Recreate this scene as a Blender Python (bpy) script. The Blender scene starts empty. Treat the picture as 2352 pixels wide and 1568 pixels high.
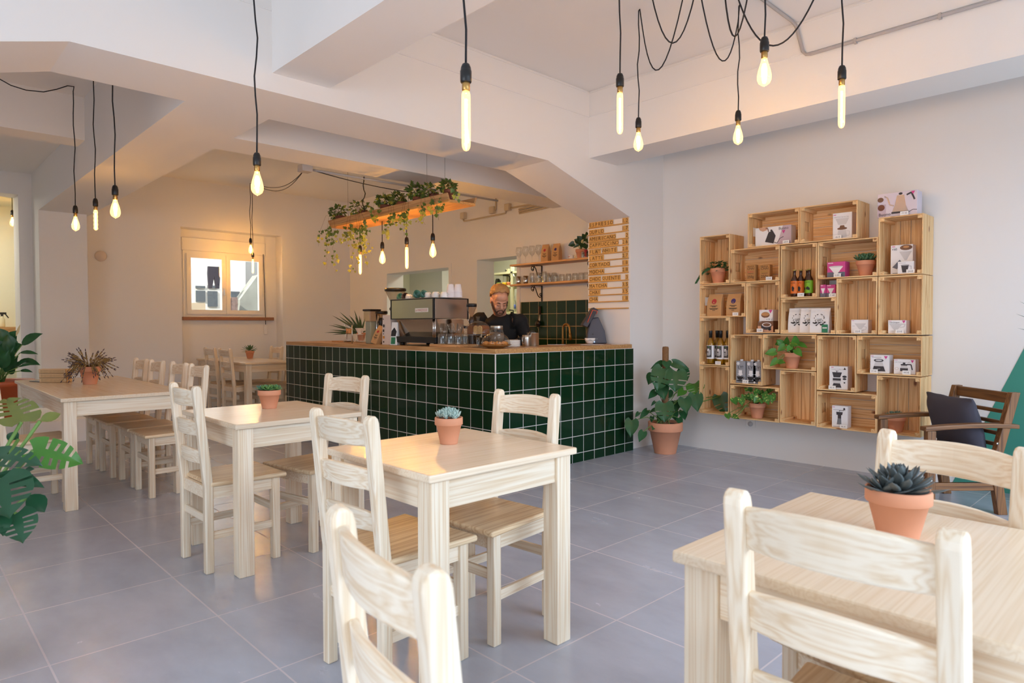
import bpy, bmesh, math, random
from mathutils import Vector, Matrix
random.seed(7)
R = math.radians
sc = bpy.context.scene
COL = sc.collection
# ------------------------------------------------------------------ camera
F, CX, CY, H = 1520.06, 1176.0, 784.0, 1.22
_ya, _pi, _ro = R(46.3642), R(1.3816), R(-0.1315)
FW = Vector((math.cos(_ya)*math.cos(_pi), math.sin(_ya)*math.cos(_pi), -math.sin(_pi)))
_r0 = Vector((math.sin(_ya), -math.cos(_ya), 0)); _u0 = _r0.cross(FW)
RT = _r0*math.cos(_ro) + _u0*math.sin(_ro); UP = -_r0*math.sin(_ro) + _u0*math.cos(_ro)
CAM = Vector((0, 0, H))
def ray(px, py): return FW + RT*((px-CX)/F) + UP*((CY-py)/F)
def atZ(px, py, z): d = ray(px, py); return CAM + d*((z-H)/d.z)
def atX(px, py, x): d = ray(px, py); return CAM + d*(x/d.x)
def atY(px, py, y): d = ray(px, py); return CAM + d*(y/d.y)
def atD(px, py, dep): return CAM + ray(px, py)*dep
cd = bpy.data.cameras.new('camera'); cam = bpy.data.objects.new('camera', cd); COL.objects.link(cam)
mw = Matrix((RT, UP, -FW)).transposed().to_4x4(); mw.translation = CAM; cam.matrix_world = mw
cd.sensor_width = 36; cd.lens = F/2352*36; cd.clip_start = .05; cd.clip_end = 200
cd.dof.use_dof = True; cd.dof.focus_distance = 4.6; cd.dof.aperture_fstop = 5.6
sc.camera = cam
# ------------------------------------------------------------------ mesh builder
class M:
    def __init__(s): s.v = []; s.f = []; s.m = []; s.T = None; s.mi = 0; s.sm = []; s.smooth = False
    def add(s, vs, fs, mi=None, smooth=None):
        o = len(s.v)
        for p in vs:
            p = Vector(p); s.v.append(tuple(s.T @ p) if s.T else tuple(p))
        for f in fs:
            s.f.append(tuple(o+i for i in f)); s.m.append(s.mi if mi is None else mi); s.sm.append(s.smooth if smooth is None else smooth)
        return s
    def box(s, x0, x1, y0, y1, z0, z1, mi=None):
        return s.add([(x0,y0,z0),(x1,y0,z0),(x1,y1,z0),(x0,y1,z0),(x0,y0,z1),(x1,y0,z1),(x1,y1,z1),(x0,y1,z1)],
                     [(0,3,2,1),(4,5,6,7),(0,1,5,4),(1,2,6,5),(2,3,7,6),(3,0,4,7)], mi, False)
    def hexa(s, bot, top, mi=None):
        return s.add(list(bot)+list(top), [(3,2,1,0),(4,5,6,7),(0,1,5,4),(1,2,6,5),(2,3,7,6),(3,0,4,7)], mi, False)
    def prism(s, poly, a, b, axis='z', mi=None):
        n = len(poly)
        def P(p, h): return (p[0],p[1],h) if axis=='z' else ((h,p[0],p[1]) if axis=='x' else (p[0],h,p[1]))
        vs = [P(p,a) for p in poly]+[P(p,b) for p in poly]
        fs = [tuple(range(n-1,-1,-1)), tuple(range(n,2*n))]+[(i,(i+1)%n,n+(i+1)%n,n+i) for i in range(n)]
        return s.add(vs, fs, mi, False)
    def lathe(s, prof, n=24, c=(0,0,0), mi=None, smooth=True, axis=None):
        vs = []; fs = []
        A = Matrix.Identity(3) if axis is None else Vector((0,0,1)).rotation_difference(Vector(axis)).to_matrix()
        c = Vector(c)
        for r, z in prof:
            for k in range(n):
                t = 2*math.pi*k/n; vs.append(c + A @ Vector((r*math.cos(t), r*math.sin(t), z)))
        for i in range(len(prof)-1):
            for k in range(n):
                fs.append((i*n+k, i*n+(k+1)%n, (i+1)*n+(k+1)%n, (i+1)*n+k))
        if prof[0][0] > 1e-5: fs.append(tuple(range(n-1,-1,-1)))
        if prof[-1][0] > 1e-5: fs.append(tuple((len(prof)-1)*n+k for k in range(n)))
        return s.add(vs, fs, mi, smooth)
    def cyl(s, c, r, z0, z1, n=20, mi=None, r1=None): return s.lathe([(r,z0),(r if r1 is None else r1,z1)], n, c, mi)
    def tube(s, pts, r, n=8, mi=None, smooth=True, flat=None):
        pts = [Vector(p) for p in pts]; N = len(pts); rs = r if isinstance(r,(list,tuple)) else [r]*N
        vs = []; fs = []; up = None
        for i, p in enumerate(pts):
            d = (pts[min(i+1,N-1)]-pts[max(i-1,0)])
            if d.length < 1e-9: d = Vector((0,0,1))
            d.normalize()
            if up is None: up = Vector((0,0,1)) if abs(d.z)<.9 else Vector((1,0,0))
            a = d.cross(up); 
            if a.length < 1e-6: a = d.orthogonal()
            a.normalize(); up = a.cross(d).normalized()
            for k in range(n):
                t = 2*math.pi*k/n
                vs.append(p + a*(math.cos(t)*rs[i]) + up*(math.sin(t)*rs[i]*(flat or 1)))
        for i in range(N-1):
            for k in range(n): fs.append((i*n+k, i*n+(k+1)%n, (i+1)*n+(k+1)%n, (i+1)*n+k))
        fs.append(tuple(range(n-1,-1,-1))); fs.append(tuple((N-1)*n+k for k in range(n)))
        return s.add(vs, fs, mi, smooth)
    def ball(s, c, rx, ry=None, rz=None, n=14, m=8, mi=None, rot=None):
        ry = rx if ry is None else ry; rz = rx if rz is None else rz; c = Vector(c); vs = []; fs = []
        for i in range(m+1):
            a = math.pi*i/m
            for k in range(n):
                t = 2*math.pi*k/n; p = Vector((rx*math.sin(a)*math.cos(t), ry*math.sin(a)*math.sin(t), -rz*math.cos(a)))
                vs.append(c + (rot @ p if rot else p))
        for i in range(m):
            for k in range(n): fs.append((i*n+k, i*n+(k+1)%n, (i+1)*n+(k+1)%n, (i+1)*n+k))
        return s.add(vs, fs, mi, True)
    def build(s, name, mat, parent=None, bevel=0, seg=2, solid=0, sub=0):
        me = bpy.data.meshes.new(name); me.from_pydata(s.v, [], s.f)
        for mm in (mat if isinstance(mat,(list,tuple)) else [mat]): me.materials.append(mm)
        me.polygons.foreach_set('material_index', s.m); me.polygons.foreach_set('use_smooth', s.sm); me.update()
        bm = bmesh.new(); bm.from_mesh(me); bmesh.ops.recalc_face_normals(bm, faces=bm.faces); bm.to_mesh(me); bm.free()
        o = bpy.data.objects.new(name, me); COL.objects.link(o)
        if parent is not None: o.parent = parent
        if solid: md = o.modifiers.new('thick','SOLIDIFY'); md.thickness = solid; md.offset = 0
        if bevel:
            md = o.modifiers.new('bevel','BEVEL'); md.width = bevel; md.segments = seg; md.limit_method = 'ANGLE'; md.angle_limit = R(40)
        if sub: md = o.modifiers.new('sub','SUBSURF'); md.levels = sub; md.render_levels = sub
        return o
def tag(o, label=None, cat=None, group=None, kind=None):
    if label: o['label'] = label
    if cat: o['category'] = cat
    if group: o['group'] = group
    if kind: o['kind'] = kind
    return o
def thing(name, label, cat, loc=(0,0,0), rz=0, group=None):
    o = bpy.data.objects.new(name, None); COL.objects.link(o); o.location = loc; o.rotation_euler = (0,0,rz); o.empty_display_size = .05
    return tag(o, label, cat, group)
def struct(name, m, mat, parent=None, bevel=0):
    o = m.build(name, mat, parent, bevel)
    if parent is None: o['kind'] = 'structure'
    return o
def dup(root, loc, rz, label, group=None):
    r = root.copy(); COL.objects.link(r); r.location = loc; r.rotation_euler = (0,0,rz); r['label'] = label
    if group: r['group'] = group
    def rec(src, dst):
        for ch in src.children:
            c = ch.copy(); COL.objects.link(c); c.parent = dst; rec(ch, c)
    rec(root, r)
    return r
# ------------------------------------------------------------------ materials
def lin(c):
    return tuple((x/255/12.92 if x/255 <= .04045 else ((x/255+.055)/1.055)**2.4) for x in c) + (1,)
_mc = {}
def nodes(name):
    m = bpy.data.materials.new(name); m.use_nodes = True; nt = m.node_tree
    return m, nt, nt.nodes['Principled BSDF']
def mat(name, rgb, rough=.5, metal=0, spec=.5, emit=0, noise=0, nscale=40, bump=0, trans=0, coat=0, sss=0):
    if name in _mc: return _mc[name]
    m, nt, b = nodes(name); c = lin(rgb)
    b.inputs['Base Color'].default_value = c; b.inputs['Roughness'].default_value = rough; b.inputs['Metallic'].default_value = metal
    b.inputs['Specular IOR Level'].default_value = spec
    if coat: b.inputs['Coat Weight'].default_value = coat; b.inputs['Coat Roughness'].default_value = .08
    if emit: b.inputs['Emission Color'].default_value = c; b.inputs['Emission Strength'].default_value = emit
    if sss: b.inputs['Subsurface Weight'].default_value = sss; b.inputs['Subsurface Radius'].default_value = (.01,.004,.002)
    if noise or bump:
        tc = nt.nodes.new('ShaderNodeTexCoord'); nz = nt.nodes.new('ShaderNodeTexNoise'); nz.inputs['Scale'].default_value = nscale; nz.inputs['Detail'].default_value = 4
        nt.links.new(tc.outputs['Object'], nz.inputs['Vector'])
        if noise:
            mx = nt.nodes.new('ShaderNodeMix'); mx.data_type = 'RGBA'
            mx.inputs[6].default_value = tuple(max(0,x*(1-noise)) for x in c[:3])+(1,); mx.inputs[7].default_value = tuple(min(1,x*(1+noise)) for x in c[:3])+(1,)
            nt.links.new(nz.outputs['Fac'], mx.inputs[0]); nt.links.new(mx.outputs[2], b.inputs['Base Color'])
        if bump:
            bp = nt.nodes.new('ShaderNodeBump'); bp.inputs['Strength'].default_value = bump; bp.inputs['Distance'].default_value = .004
            nt.links.new(nz.outputs['Fac'], bp.inputs['Height']); nt.links.new(bp.outputs['Normal'], b.inputs['Normal'])
    _mc[name] = m; return m
def glass(name, rgb=(255,255,255), refl=.12, rough=.02, dens=1.0):
    """thin clear glass: see-through plus a grazing reflection"""
    if name in _mc: return _mc[name]
    m = bpy.data.materials.new(name); m.use_nodes = True; nt = m.node_tree; nt.nodes.clear()
    out = nt.nodes.new('ShaderNodeOutputMaterial'); tr = nt.nodes.new('ShaderNodeBsdfTransparent'); gl = nt.nodes.new('ShaderNodeBsdfGlossy')
    gl.inputs['Roughness'].default_value = rough; tr.inputs['Color'].default_value = lin(rgb)
    lw = nt.nodes.new('ShaderNodeLayerWeight'); lw.inputs['Blend'].default_value = .25
    mr = nt.nodes.new('ShaderNodeMapRange'); mr.inputs['To Min'].default_value = refl*.35; mr.inputs['To Max'].default_value = min(1, refl*5)
    nt.links.new(lw.outputs['Facing'], mr.inputs['Value'])
    mx = nt.nodes.new('ShaderNodeMixShader'); nt.links.new(mr.outputs['Result'], mx.inputs[0]); nt.links.new(tr.outputs[0], mx.inputs[1]); nt.links.new(gl.outputs[0], mx.inputs[2])
    nt.links.new(mx.outputs[0], out.inputs['Surface']); _mc[name] = m; return m
def wood(name, light, dark, axis=0, scale=9, stretch=14, rough=.45, contrast=1.0, knots=0, bump=.05):
    """straight wood grain along a local axis, shifted per object"""
    key = name+str(axis)
    if key in _mc: return _mc[key]
    m, nt, b = nodes(key); N = nt.nodes.new; L = nt.links.new
    tc = N('ShaderNodeTexCoord'); oi = N('ShaderNodeObjectInfo'); ad = N('ShaderNodeVectorMath'); ad.operation = 'ADD'
    ml = N('ShaderNodeVectorMath'); ml.operation = 'SCALE'; ml.inputs['Scale'].default_value = 13.7
    cb = N('ShaderNodeCombineXYZ')
    for i in range(3): L(oi.outputs['Random'], cb.inputs[i])
    L(cb.outputs[0], ml.inputs[0]); L(tc.outputs['Object'], ad.inputs[0]); L(ml.outputs[0], ad.inputs[1])
    mp = N('ShaderNodeMapping'); s = [scale*stretch/4]*3; s[axis] = scale/10; mp.inputs['Scale'].default_value = s
    L(ad.outputs[0], mp.inputs['Vector'])
    nz = N('ShaderNodeTexNoise'); nz.inputs['Scale'].default_value = 1; nz.inputs['Detail'].default_value = 1.5; nz.inputs['Distortion'].default_value = .25
    L(mp.outputs[0], nz.inputs['Vector'])
    # growth rings: bands from the slow noise
    mt = N('ShaderNodeMath'); mt.operation = 'MULTIPLY'; mt.inputs[1].default_value = 7; L(nz.outputs['Fac'], mt.inputs[0])
    fr = N('ShaderNodeMath'); fr.operation = 'PINGPONG'; fr.inputs[1].default_value = .5; L(mt.outputs[0], fr.inputs[0])
    n2 = N('ShaderNodeTexNoise'); n2.inputs['Scale'].default_value = 5; n2.inputs['Detail'].default_value = 2; L(mp.outputs[0], n2.inputs['Vector'])
    av = N('ShaderNodeMath'); av.operation = 'MULTIPLY_ADD'; av.inputs[1].default_value = .7; L(fr.outputs[0], av.inputs[0])
    sb = N('ShaderNodeMath'); sb.operation = 'MULTIPLY'; sb.inputs[1].default_value = .65; L(n2.outputs['Fac'], sb.inputs[0]); L(sb.outputs[0], av.inputs[2])
    rp = N('ShaderNodeValToRGB'); a, c = lin(light), lin(dark)
    rp.color_ramp.elements[0].position = .25; rp.color_ramp.elements[0].color = tuple(x+(y-x)*contrast for x,y in zip(a,c))
    rp.color_ramp.elements[1].position = .62; rp.color_ramp.elements[1].color = a
    L(av.outputs[0], rp.inputs[0]); last = rp.outputs[0]
    # a slight difference of tone from board to board
    hs = N('ShaderNodeHueSaturation'); mr = N('ShaderNodeMapRange'); mr.inputs['To Min'].default_value = .9; mr.inputs['To Max'].default_value = 1.07
    L(oi.outputs['Random'], mr.inputs['Value']); L(mr.outputs[0], hs.inputs['Value']); L(last, hs.inputs['Color']); last = hs.outputs[0]
    if knots:
        vo = N('ShaderNodeTexVoronoi'); vo.inputs['Scale'].default_value = knots; vm = N('ShaderNodeMapping'); ks = [1.6]*3; ks[axis] = .8; vm.inputs['Scale'].default_value = ks
        L(ad.outputs[0], vm.inputs['Vector']); L(vm.outputs[0], vo.inputs['Vector'])
        r2 = N('ShaderNodeValToRGB'); r2.color_ramp.elements[0].position = .06; r2.color_ramp.elements[0].color = (1,1,1,1); r2.color_ramp.elements[1].position = .13; r2.color_ramp.elements[1].color = (0,0,0,1)
        L(vo.outputs['Distance'], r2.inputs[0]); mx = N('ShaderNodeMix'); mx.data_type = 'RGBA'; mx.inputs[7].default_value = lin((128,72,34)); L(r2.outputs[0], mx.inputs[0]); L(last, mx.inputs[6]); last = mx.outputs[2]
    L(last, b.inputs['Base Color']); b.inputs['Roughness'].default_value = rough
    if bump:
        bp = N('ShaderNodeBump'); bp.inputs['Strength'].default_value = bump; bp.inputs['Distance'].default_value = .002; L(av.outputs[0], bp.inputs['Height']); L(bp.outputs['Normal'], b.inputs['Normal'])
    _mc[key] = m; return m
def tiles(name, col, grout, w, h, gap, rough, off=(0,0,0), swap=False, var=.1, bump=.25, cloud=0):
    """grid of rectangular tiles in object XY (or XZ / YZ through swap)"""
    m, nt, b = nodes(name); N = nt.nodes.new; L = nt.links.new
    tc = N('ShaderNodeTexCoord'); src = tc.outputs['Object']
    if swap:
        sx = N('ShaderNodeSeparateXYZ'); cb = N('ShaderNodeCombineXYZ'); L(src, sx.inputs[0])
        L(sx.outputs['XYZ'.index(swap[0])], cb.inputs[0]); L(sx.outputs['XYZ'.index(swap[1])], cb.inputs[1]); src = cb.outputs[0]
    mp = N('ShaderNodeMapping'); mp.inputs['Location'].default_value = off; L(src, mp.inputs['Vector'])
    br = N('ShaderNodeTexBrick'); br.offset = 0; br.squash = 1; br.inputs['Scale'].default_value = 1
    br.inputs['Brick Width'].default_value = w; br.inputs['Row Height'].default_value = h; br.inputs['Mortar Size'].default_value = gap; br.inputs['Mortar Smooth'].default_value = .1
    c = lin(col)
    br.inputs['Color1'].default_value = tuple(x*(1-var) for x in c[:3])+(1,); br.inputs['Color2'].default_value = tuple(min(1,x*(1+var)) for x in c[:3])+(1,); br.inputs['Mortar'].default_value = lin(grout)
    L(mp.outputs[0], br.inputs['Vector']); last = br.outputs['Color']
    if cloud:
        mp2 = N('ShaderNodeMapping'); mp2.inputs['Scale'].default_value = (3.2,1.5,1); L(src, mp2.inputs['Vector'])
        nz = N('ShaderNodeTexNoise'); nz.inputs['Scale'].default_value = 1.6; nz.inputs['Detail'].default_value = 8; nz.inputs['Roughness'].default_value = .62; L(mp2.outputs[0], nz.inputs['Vector'])
        mr = N('ShaderNodeMapRange'); mr.inputs['From Min'].default_value = .3; mr.inputs['From Max'].default_value = .7; mr.inputs['To Min'].default_value = 1-cloud; mr.inputs['To Max'].default_value = 1+cloud; L(nz.outputs['Fac'], mr.inputs['Value'])
        hs = N('ShaderNodeHueSaturation'); L(mr.outputs[0], hs.inputs['Value']); L(last, hs.inputs['Color']); last = hs.outputs[0]
        m3 = N('ShaderNodeMapRange'); m3.inputs['To Min'].default_value = rough-.03; m3.inputs['To Max'].default_value = rough+.05; L(nz.outputs['Fac'], m3.inputs['Value']); rsrc = m3.outputs[0]
    L(last, b.inputs['Base Color'])
    mrr = N('ShaderNodeMapRange'); mrr.inputs['To Min'].default_value = rough; mrr.inputs['To Max'].default_value = .8; L(br.outputs['Fac'], mrr.inputs['Value'])
    if cloud: L(rsrc, mrr.inputs['To Min'])
    L(mrr.outputs[0], b.inputs['Roughness'])
    bp = N('ShaderNodeBump'); bp.invert = True; bp.inputs['Strength'].default_value = bump; bp.inputs['Distance'].default_value = .003; L(br.outputs['Fac'], bp.inputs['Height']); L(bp.outputs['Normal'], b.inputs['Normal'])
    return m
W_WALL = mat('wall_paint', (233,230,226), .85, bump=.03, nscale=60)
W_WHITE = mat('white_paint', (236,233,229), .6)
W_KITCH = mat('kitchen_paint', (230,228,206), .8)
PINE = lambda a: wood('pine', (238,224,201), (219,192,156), a, 6, 20, .42, .9)
CRATE = lambda a: wood('crate_pine', (240,204,150), (208,154,94), a, 6, 14, .6, .9, knots=5)
OAKTOP = lambda a: wood('worktop_oak', (206,160,104), (164,112,62), a, 7, 16, .38)
DARKW = lambda a: wood('acacia', (130,88,50), (84,52,28), a, 9, 12, .45)
SHELFW = lambda a: wood('shelf_wood', (220,170,115), (190,132,80), a, 7, 14, .5)
BLACK = mat('black_plastic', (22,21,22), .35)
BLACKM = mat('black_iron', (20,19,19), .5, .3)
STEEL = mat('brushed_steel', (205,200,192), .28, 1)
BRASS = mat('brass', (190,150,90), .3, 1)
CHROME = mat('chrome', (220,220,222), .12, 1)
WHITE = mat('white_ceramic', (240,238,234), .25)
PAPER = mat('white_paper', (240,239,236), .7)
KRAFT = mat('kraft_paper', (196,152,102), .75, noise=.06, nscale=30)
INK = mat('print_black', (38,36,36), .7)
TERRA = mat('terracotta', (216,150,116), .8, noise=.08, nscale=14)
SOIL = mat('potting_soil', (46,36,30), .95, noise=.5, nscale=120, bump=.8)
GREYPIPE = mat('grey_conduit', (176,170,166), .5)
CLEAR = glass('clear_glass', (250,251,250), .10)
CLEAR2 = glass('thick_clear_glass', (251,252,251), .15)
# ------------------------------------------------------------------ the room
CZ, BZ, YB, YB2, XW, YF = 3.336, 2.625, 3.89, 4.42, 5.87, 10.2
XP = 5.305
def B(name, x0, x1, y0, y1, z0, z1, m=W_WALL):
    return struct(name, M().box(x0,x1,y0,y1,z0,z1), m)
FLOOR = tiles('floor_tiles', (172,176,188), (198,191,194), .588, .5955, (.0035), .25, off=(-.42+.588*8+.0025, -1.668+.5955*8+.003, 0), var=.04, bump=.12, cloud=.10)
B('floor', -4, 9.2, -2.2, 13, -.12, 0, FLOOR)
B('ceiling', -4, XW+.35, -2.2, YF, CZ, CZ+.2)
B('trim_6', -4, 1.4, 7.51, YF, 3.13, CZ)                      # lower slab of the back bay
def wall_x(name, x0, x1, y0, y1, holes, mt=W_WALL, zt=CZ):      # wall in a plane of constant X with rectangular openings
    m = M(); cur = y0
    for a, b, lo, hi in sorted(holes):
        m.box(x0,x1,cur,a,0,zt)
        if lo > 0: m.box(x0,x1,a,b,0,lo)
        m.box(x0,x1,a,b,hi,zt); cur = b
    m.box(x0,x1,cur,y1,0,zt); return struct(name, m, mt)
def wall_y(name, y0, y1, x0, x1, holes, mt=W_WALL, zt=CZ):
    m = M(); cur = x0
    for a, b, lo, hi in sorted(holes):
        m.box(cur,a,y0,y1,0,zt)
        if lo > 0: m.box(a,b,y0,y1,0,lo)
        m.box(a,b,y0,y1,hi,zt); cur = b
    m.box(cur,x1,y0,y1,0,zt); return struct(name, m, mt)
wall_x('wall_right', XW, XW+.3, -2.2, YF+.42, [(6.055,6.83,0,2.105),(7.446,9.033,1.12,2.048)])
# far wall: doorway on the left, window niche
m = M(); m.box(-4,.3,YF,YF+.3,0,CZ).box(.3,1.262,YF,YF+.3,2.858,CZ).box(1.262,3.147,YF,YF+.42,0,CZ).box(4.66,XW,YF,YF+.42,0,CZ).box(3.147,4.66,YF,YF+.42,2.655,CZ)
wx0, wx1, wz0, wz1 = 3.24, 4.475, 1.36, 2.345; yn = YF+.24
m.box(3.147,wx0,yn,YF+.42,0,2.655).box(wx1,4.66,yn,YF+.42,0,2.655).box(wx0,wx1,yn,YF+.42,0,wz0).box(wx0,wx1,yn,YF+.42,wz1,2.655)
struct('wall_back', m, W_WALL)
wall_x('wall_left', -4.2, -4, -2.2, 13, [(-1.2,3.2,.4,2.7)])
wall_y('wall_front', -2.4, -2.2, -4.2, XW+.3, [(-3.4,-.3,.12,2.75),(.2,5.3,.12,2.9)])
# columns and beams
m = M(); m.box(XP,XW,YB,YB2,0,2.272)
struct('trim_1', m, W_WALL)
m = M(); m.prism([(-4,CZ),(-4,2.27),(-.52,2.27),(.699,BZ),(4.138,BZ),(XP,2.272),(XW,2.272),(XW,CZ)][::-1], YB, YB2, 'y'); struct('trim_2', m, W_WALL)
B('trim_3', -.95, -.52, YB, YB2, 0, 2.27)
B('trim_4', 1.727, 2.103, -2.2, YB, 2.737, CZ)
B('trim_5', 4.683, 5.085, -2.2, YB, 2.737, CZ)
B('trim_7', 1.4, 1.935, YB2, YF, BZ, CZ); B('trim_8', 1.4, 1.9, 9.737, YF, 0, BZ)
B('trim_9', 1.935, XW, 5.035, 5.44, BZ, CZ); B('trim_10', -4, 1.4, 7.2, 7.51, 2.945, CZ)
B('trim_11', -3.9, 1.59, 8.25, 9.72, 0, .235)                 # low masonry bench behind the long table
# thin cornice lines under the ceiling of the front bay
m = M()
for z in (3.108, 3.32):
    m.box(2.103,4.683,YB-.006,YB,z-.005,z+.005).box(4.677,4.683,-2.2,YB,z-.005,z+.005).box(-3.9,1.727,YB-.006,YB,z-.005,z+.005)
struct('trim_12', m, W_WALL)
# frames round the pass-through and the kitchen doorway
m = M()
for a, b, lo, hi in ((7.446,9.033,1.12,2.048),(6.055,6.83,0,2.105)):
    t = .055
    m.box(XW-.012,XW,a-t,a,lo,hi+t).box(XW-.012,XW,b,b+t,lo,hi+t).box(XW-.012,XW,a,b,hi,hi+t)
struct('trim_13', m, W_WALL)
# painted mountain on the right wall
tag(M().prism([(1.319,.0),(.89,1.049),(.34,2.4),(-.75,.0)], XW-.003, XW, 'x').build('wall_mural', mat('teal_paint',(62,142,124),.75)), 'teal painted mountain shape on the white wall behind the armchair', 'wall painting')
# ---- kitchen behind the counter wall
B('wall_kitchen_far', 8.3, 8.4, 4, 11, 0, 2.8, W_KITCH); B('wall_kitchen_side', XW+.3, 8.4, 10.62, 10.7, 0, 2.8, W_KITCH); B('wall_kitchen_near', XW+.3, 8.4, 3.9, 4, 0, 2.8, W_KITCH)
B('ceiling_kitchen', XW+.3, 8.4, 3.9, 10.7, 2.8, 2.9, W_KITCH)
m = M(); m.box(7.4,7.75,9.6,10.62,0,2.8); struct('trim_14', m, W_WHITE)
# ---- washroom seen through the left doorway
B('wall_washroom_back', -1.5, 2.2, 12.3, 12.4, 0, 3, W_KITCH); B('wall_washroom_right', 2.1, 2.2, YF+.42, 12.4, 0, 3, W_KITCH); B('wall_washroom_left', -1.6, -1.5, YF+.3, 12.4, 0, 3, W_KITCH); B('ceiling_washroom', -1.6, 2.2, YF+.3, 12.4, 3, 3.1, W_KITCH)
# ---- window in the niche
WF = mat('window_frame_white', (238,235,230), .35)
wr = thing('window_1', 'white two-leaf window in the wall niche above the reddish sill', 'window', ((wx0+wx1)/2, yn, wz0)); wr['kind'] = 'structure'
def rel(o, m):
    m.T = Matrix.Translation(-Vector(o.location)); return m
m = rel(wr, M()); t = .045; y0, y1 = yn-.01, yn+.06
m.box(wx0+t,wx1-t,y0,y1,wz0,wz0+t).box(wx0+t,wx1-t,y0,y1,wz1-t,wz1).box(wx0,wx0+t,y0,y1,wz0,wz1).box(wx1-t,wx1,y0,y1,wz0,wz1)
m.build('frame', WF, wr)
xm = (wx0+wx1)/2
for a, b in ((wx0+t,xm-.002),(xm+.002,wx1-t)):
    s_ = .062; z0, z1 = wz0+t, wz1-t; y0s, y1s = yn-.03, yn+.03
    m = rel(wr, M()); m.box(a+s_,b-s_,y0s,y1s,z0,z0+s_).box(a+s_,b-s_,y0s,y1s,z1-s_,z1).box(a,a+s_,y0s,y1s,z0,z1).box(b-s_,b,y0s,y1s,z0,z1)
    lf = m.build('sash', WF, wr)
    m = rel(wr, M()); m.box(a+s_,b-s_,yn,yn+.006,z0+s_,z1-s_); m.build('pane', CLEAR, lf)
m = rel(wr, M()); hx = xm-.03; m.box(hx-.012,hx+.012,yn-.045,yn-.03,1.72,1.80).box(hx-.009,hx+.009,yn-.07,yn-.045,1.69,1.78); m.build('handle', WF, wr, .003)
o = M().box(wx0-.02,wx1,yn-.03,yn,wz1,2.535).build('roller_shutter_box', WF, None, .006); tag(o, 'white roller shutter box above the niche window', 'shutter box')
o = M().box(wx0-.02,4.60,yn-.05,yn,1.31,1.36).build('window_sill', mat('red_marble',(152,104,74),.4,noise=.25,nscale=60), None, .004); tag(o, 'reddish brown marble sill under the niche window', 'window sill')
pt, pb = atY(604.5,584,yn-.045), atY(610,745,yn-.03)
o = thing('shutter_strap', 'dark shutter strap hanging at the right side of the niche window', 'strap', pb)
M().add([],[]).tube([pt-pb,(pb-pb)], .011, 6, flat=.3).build('strap', mat('dark_strap',(60,48,44),.8), o)
M().box(-.02,.03,.0,.02,-.16,.0).build('winder', WF, o, .004)
# ---- neighbour's house and yard outside the niche window
NB = mat('sunlit_render', (236,234,228), .9); NBW = mat('neighbour_glass', (96,104,112), .2)
def opx(px, py, y): return atY(px, py, y)
hb = thing('neighbour_house', 'white rendered house across the yard seen through the niche window', 'house', (6.2,16,0))
m = rel(hb, M()); a = opx(420,560,16); b = opx(563,560,16); m.box(2,b.x,16,17,-2,6); m.build('wall', NB, hb)
m = rel(hb, M()); c = opx(563,640,16.6); d = opx(640,640,16.6); m.box(c.x-.1,d.x+2,16.8,17,-2,6); m.build('side_wall', mat('grey_render',(190,186,180),.9), hb)
for (x0,y0,x1,y1) in ((448.5,656,470.5,662),(476,655,499,662),(449,667,471,693),(476,668,499,704),(529.5,669,550,700)):
    p, q = opx(x0,y0,16), opx(x1,y1,16); m = rel(hb, M()); m.box(p.x,q.x,15.97,16.0,q.z,p.z); m.build('window', NBW, hb)
m = M(); p, q, r_ = opx(551,688,14.6), opx(592,632,14.6), opx(596,712,14.6); m.prism([(p.x,p.z),(q.x,q.z),(q.x+1,q.z+.3),(q.x+1,-1),(p.x-.05,-1)][::-1], 14.6, 14.9, 'y')
tag(m.build('garden_wall', mat('stained_concrete',(168,170,162),.95,noise=.35,nscale=3)), 'stained grey concrete wall sloping up at the right of the window view', 'wall')
m = M(); p, q = opx(425,695,13.4), opx(472,716,13.4); m.box(p.x-2,q.x,13.4,13.7,-1,p.z)
tag(m.build('yard_wall', mat('cream_plaster',(224,206,180),.95,noise=.15,nscale=3)), 'low cream plaster wall at the left of the window view', 'wall')
for i, (x0,y0,x1,y1) in enumerate(((520,683,532,708),(531,682,546,705))):
    p, q = opx(x0,y0,14.2), opx(x1,y1,14.2); m = M(); m.box(p.x,q.x,14.2,14.5,-1,p.z)
    tag(m.build('rubble_block', mat('rubble',(150,128,122),.95,noise=.6,nscale=14)), ('left','right')[i]+' of two rough stone blocks below the sloping garden wall', 'stone', 'rough stone blocks in the yard')
area_sky = None
tag(M().box(1,9,12.9,18,-1.1,-1).build('yard_ground', NB), 'pale paved ground of the yard outside the window', 'ground', kind='structure')
p = opx(491,610,14.5); tr = thing('hanging_trousers', 'dark trousers drying on the line across the yard', 'trousers', (p.x,14.5,p.z-.26))
m = M(); m.prism([(-.12,.24),(.11,.24),(.125,.1),(.10,-.22),(.035,-.22),(.0,.04),(-.05,-.22),(-.115,-.22),(-.13,.1)][::-1], -.03, .03, 'y'); m.build('cloth', mat('dark_cloth',(62,60,72),.9), tr)
p0, p1 = opx(424,588,14.5), opx(600,594,14.5)
tag(M().tube([p0, (p0+p1)/2-Vector((0,0,.03)), p1], .01, 6).build('clothes_line', mat('line_grey',(150,148,146),.8)), 'thin clothes line across the yard behind the window', 'clothes line')
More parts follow.
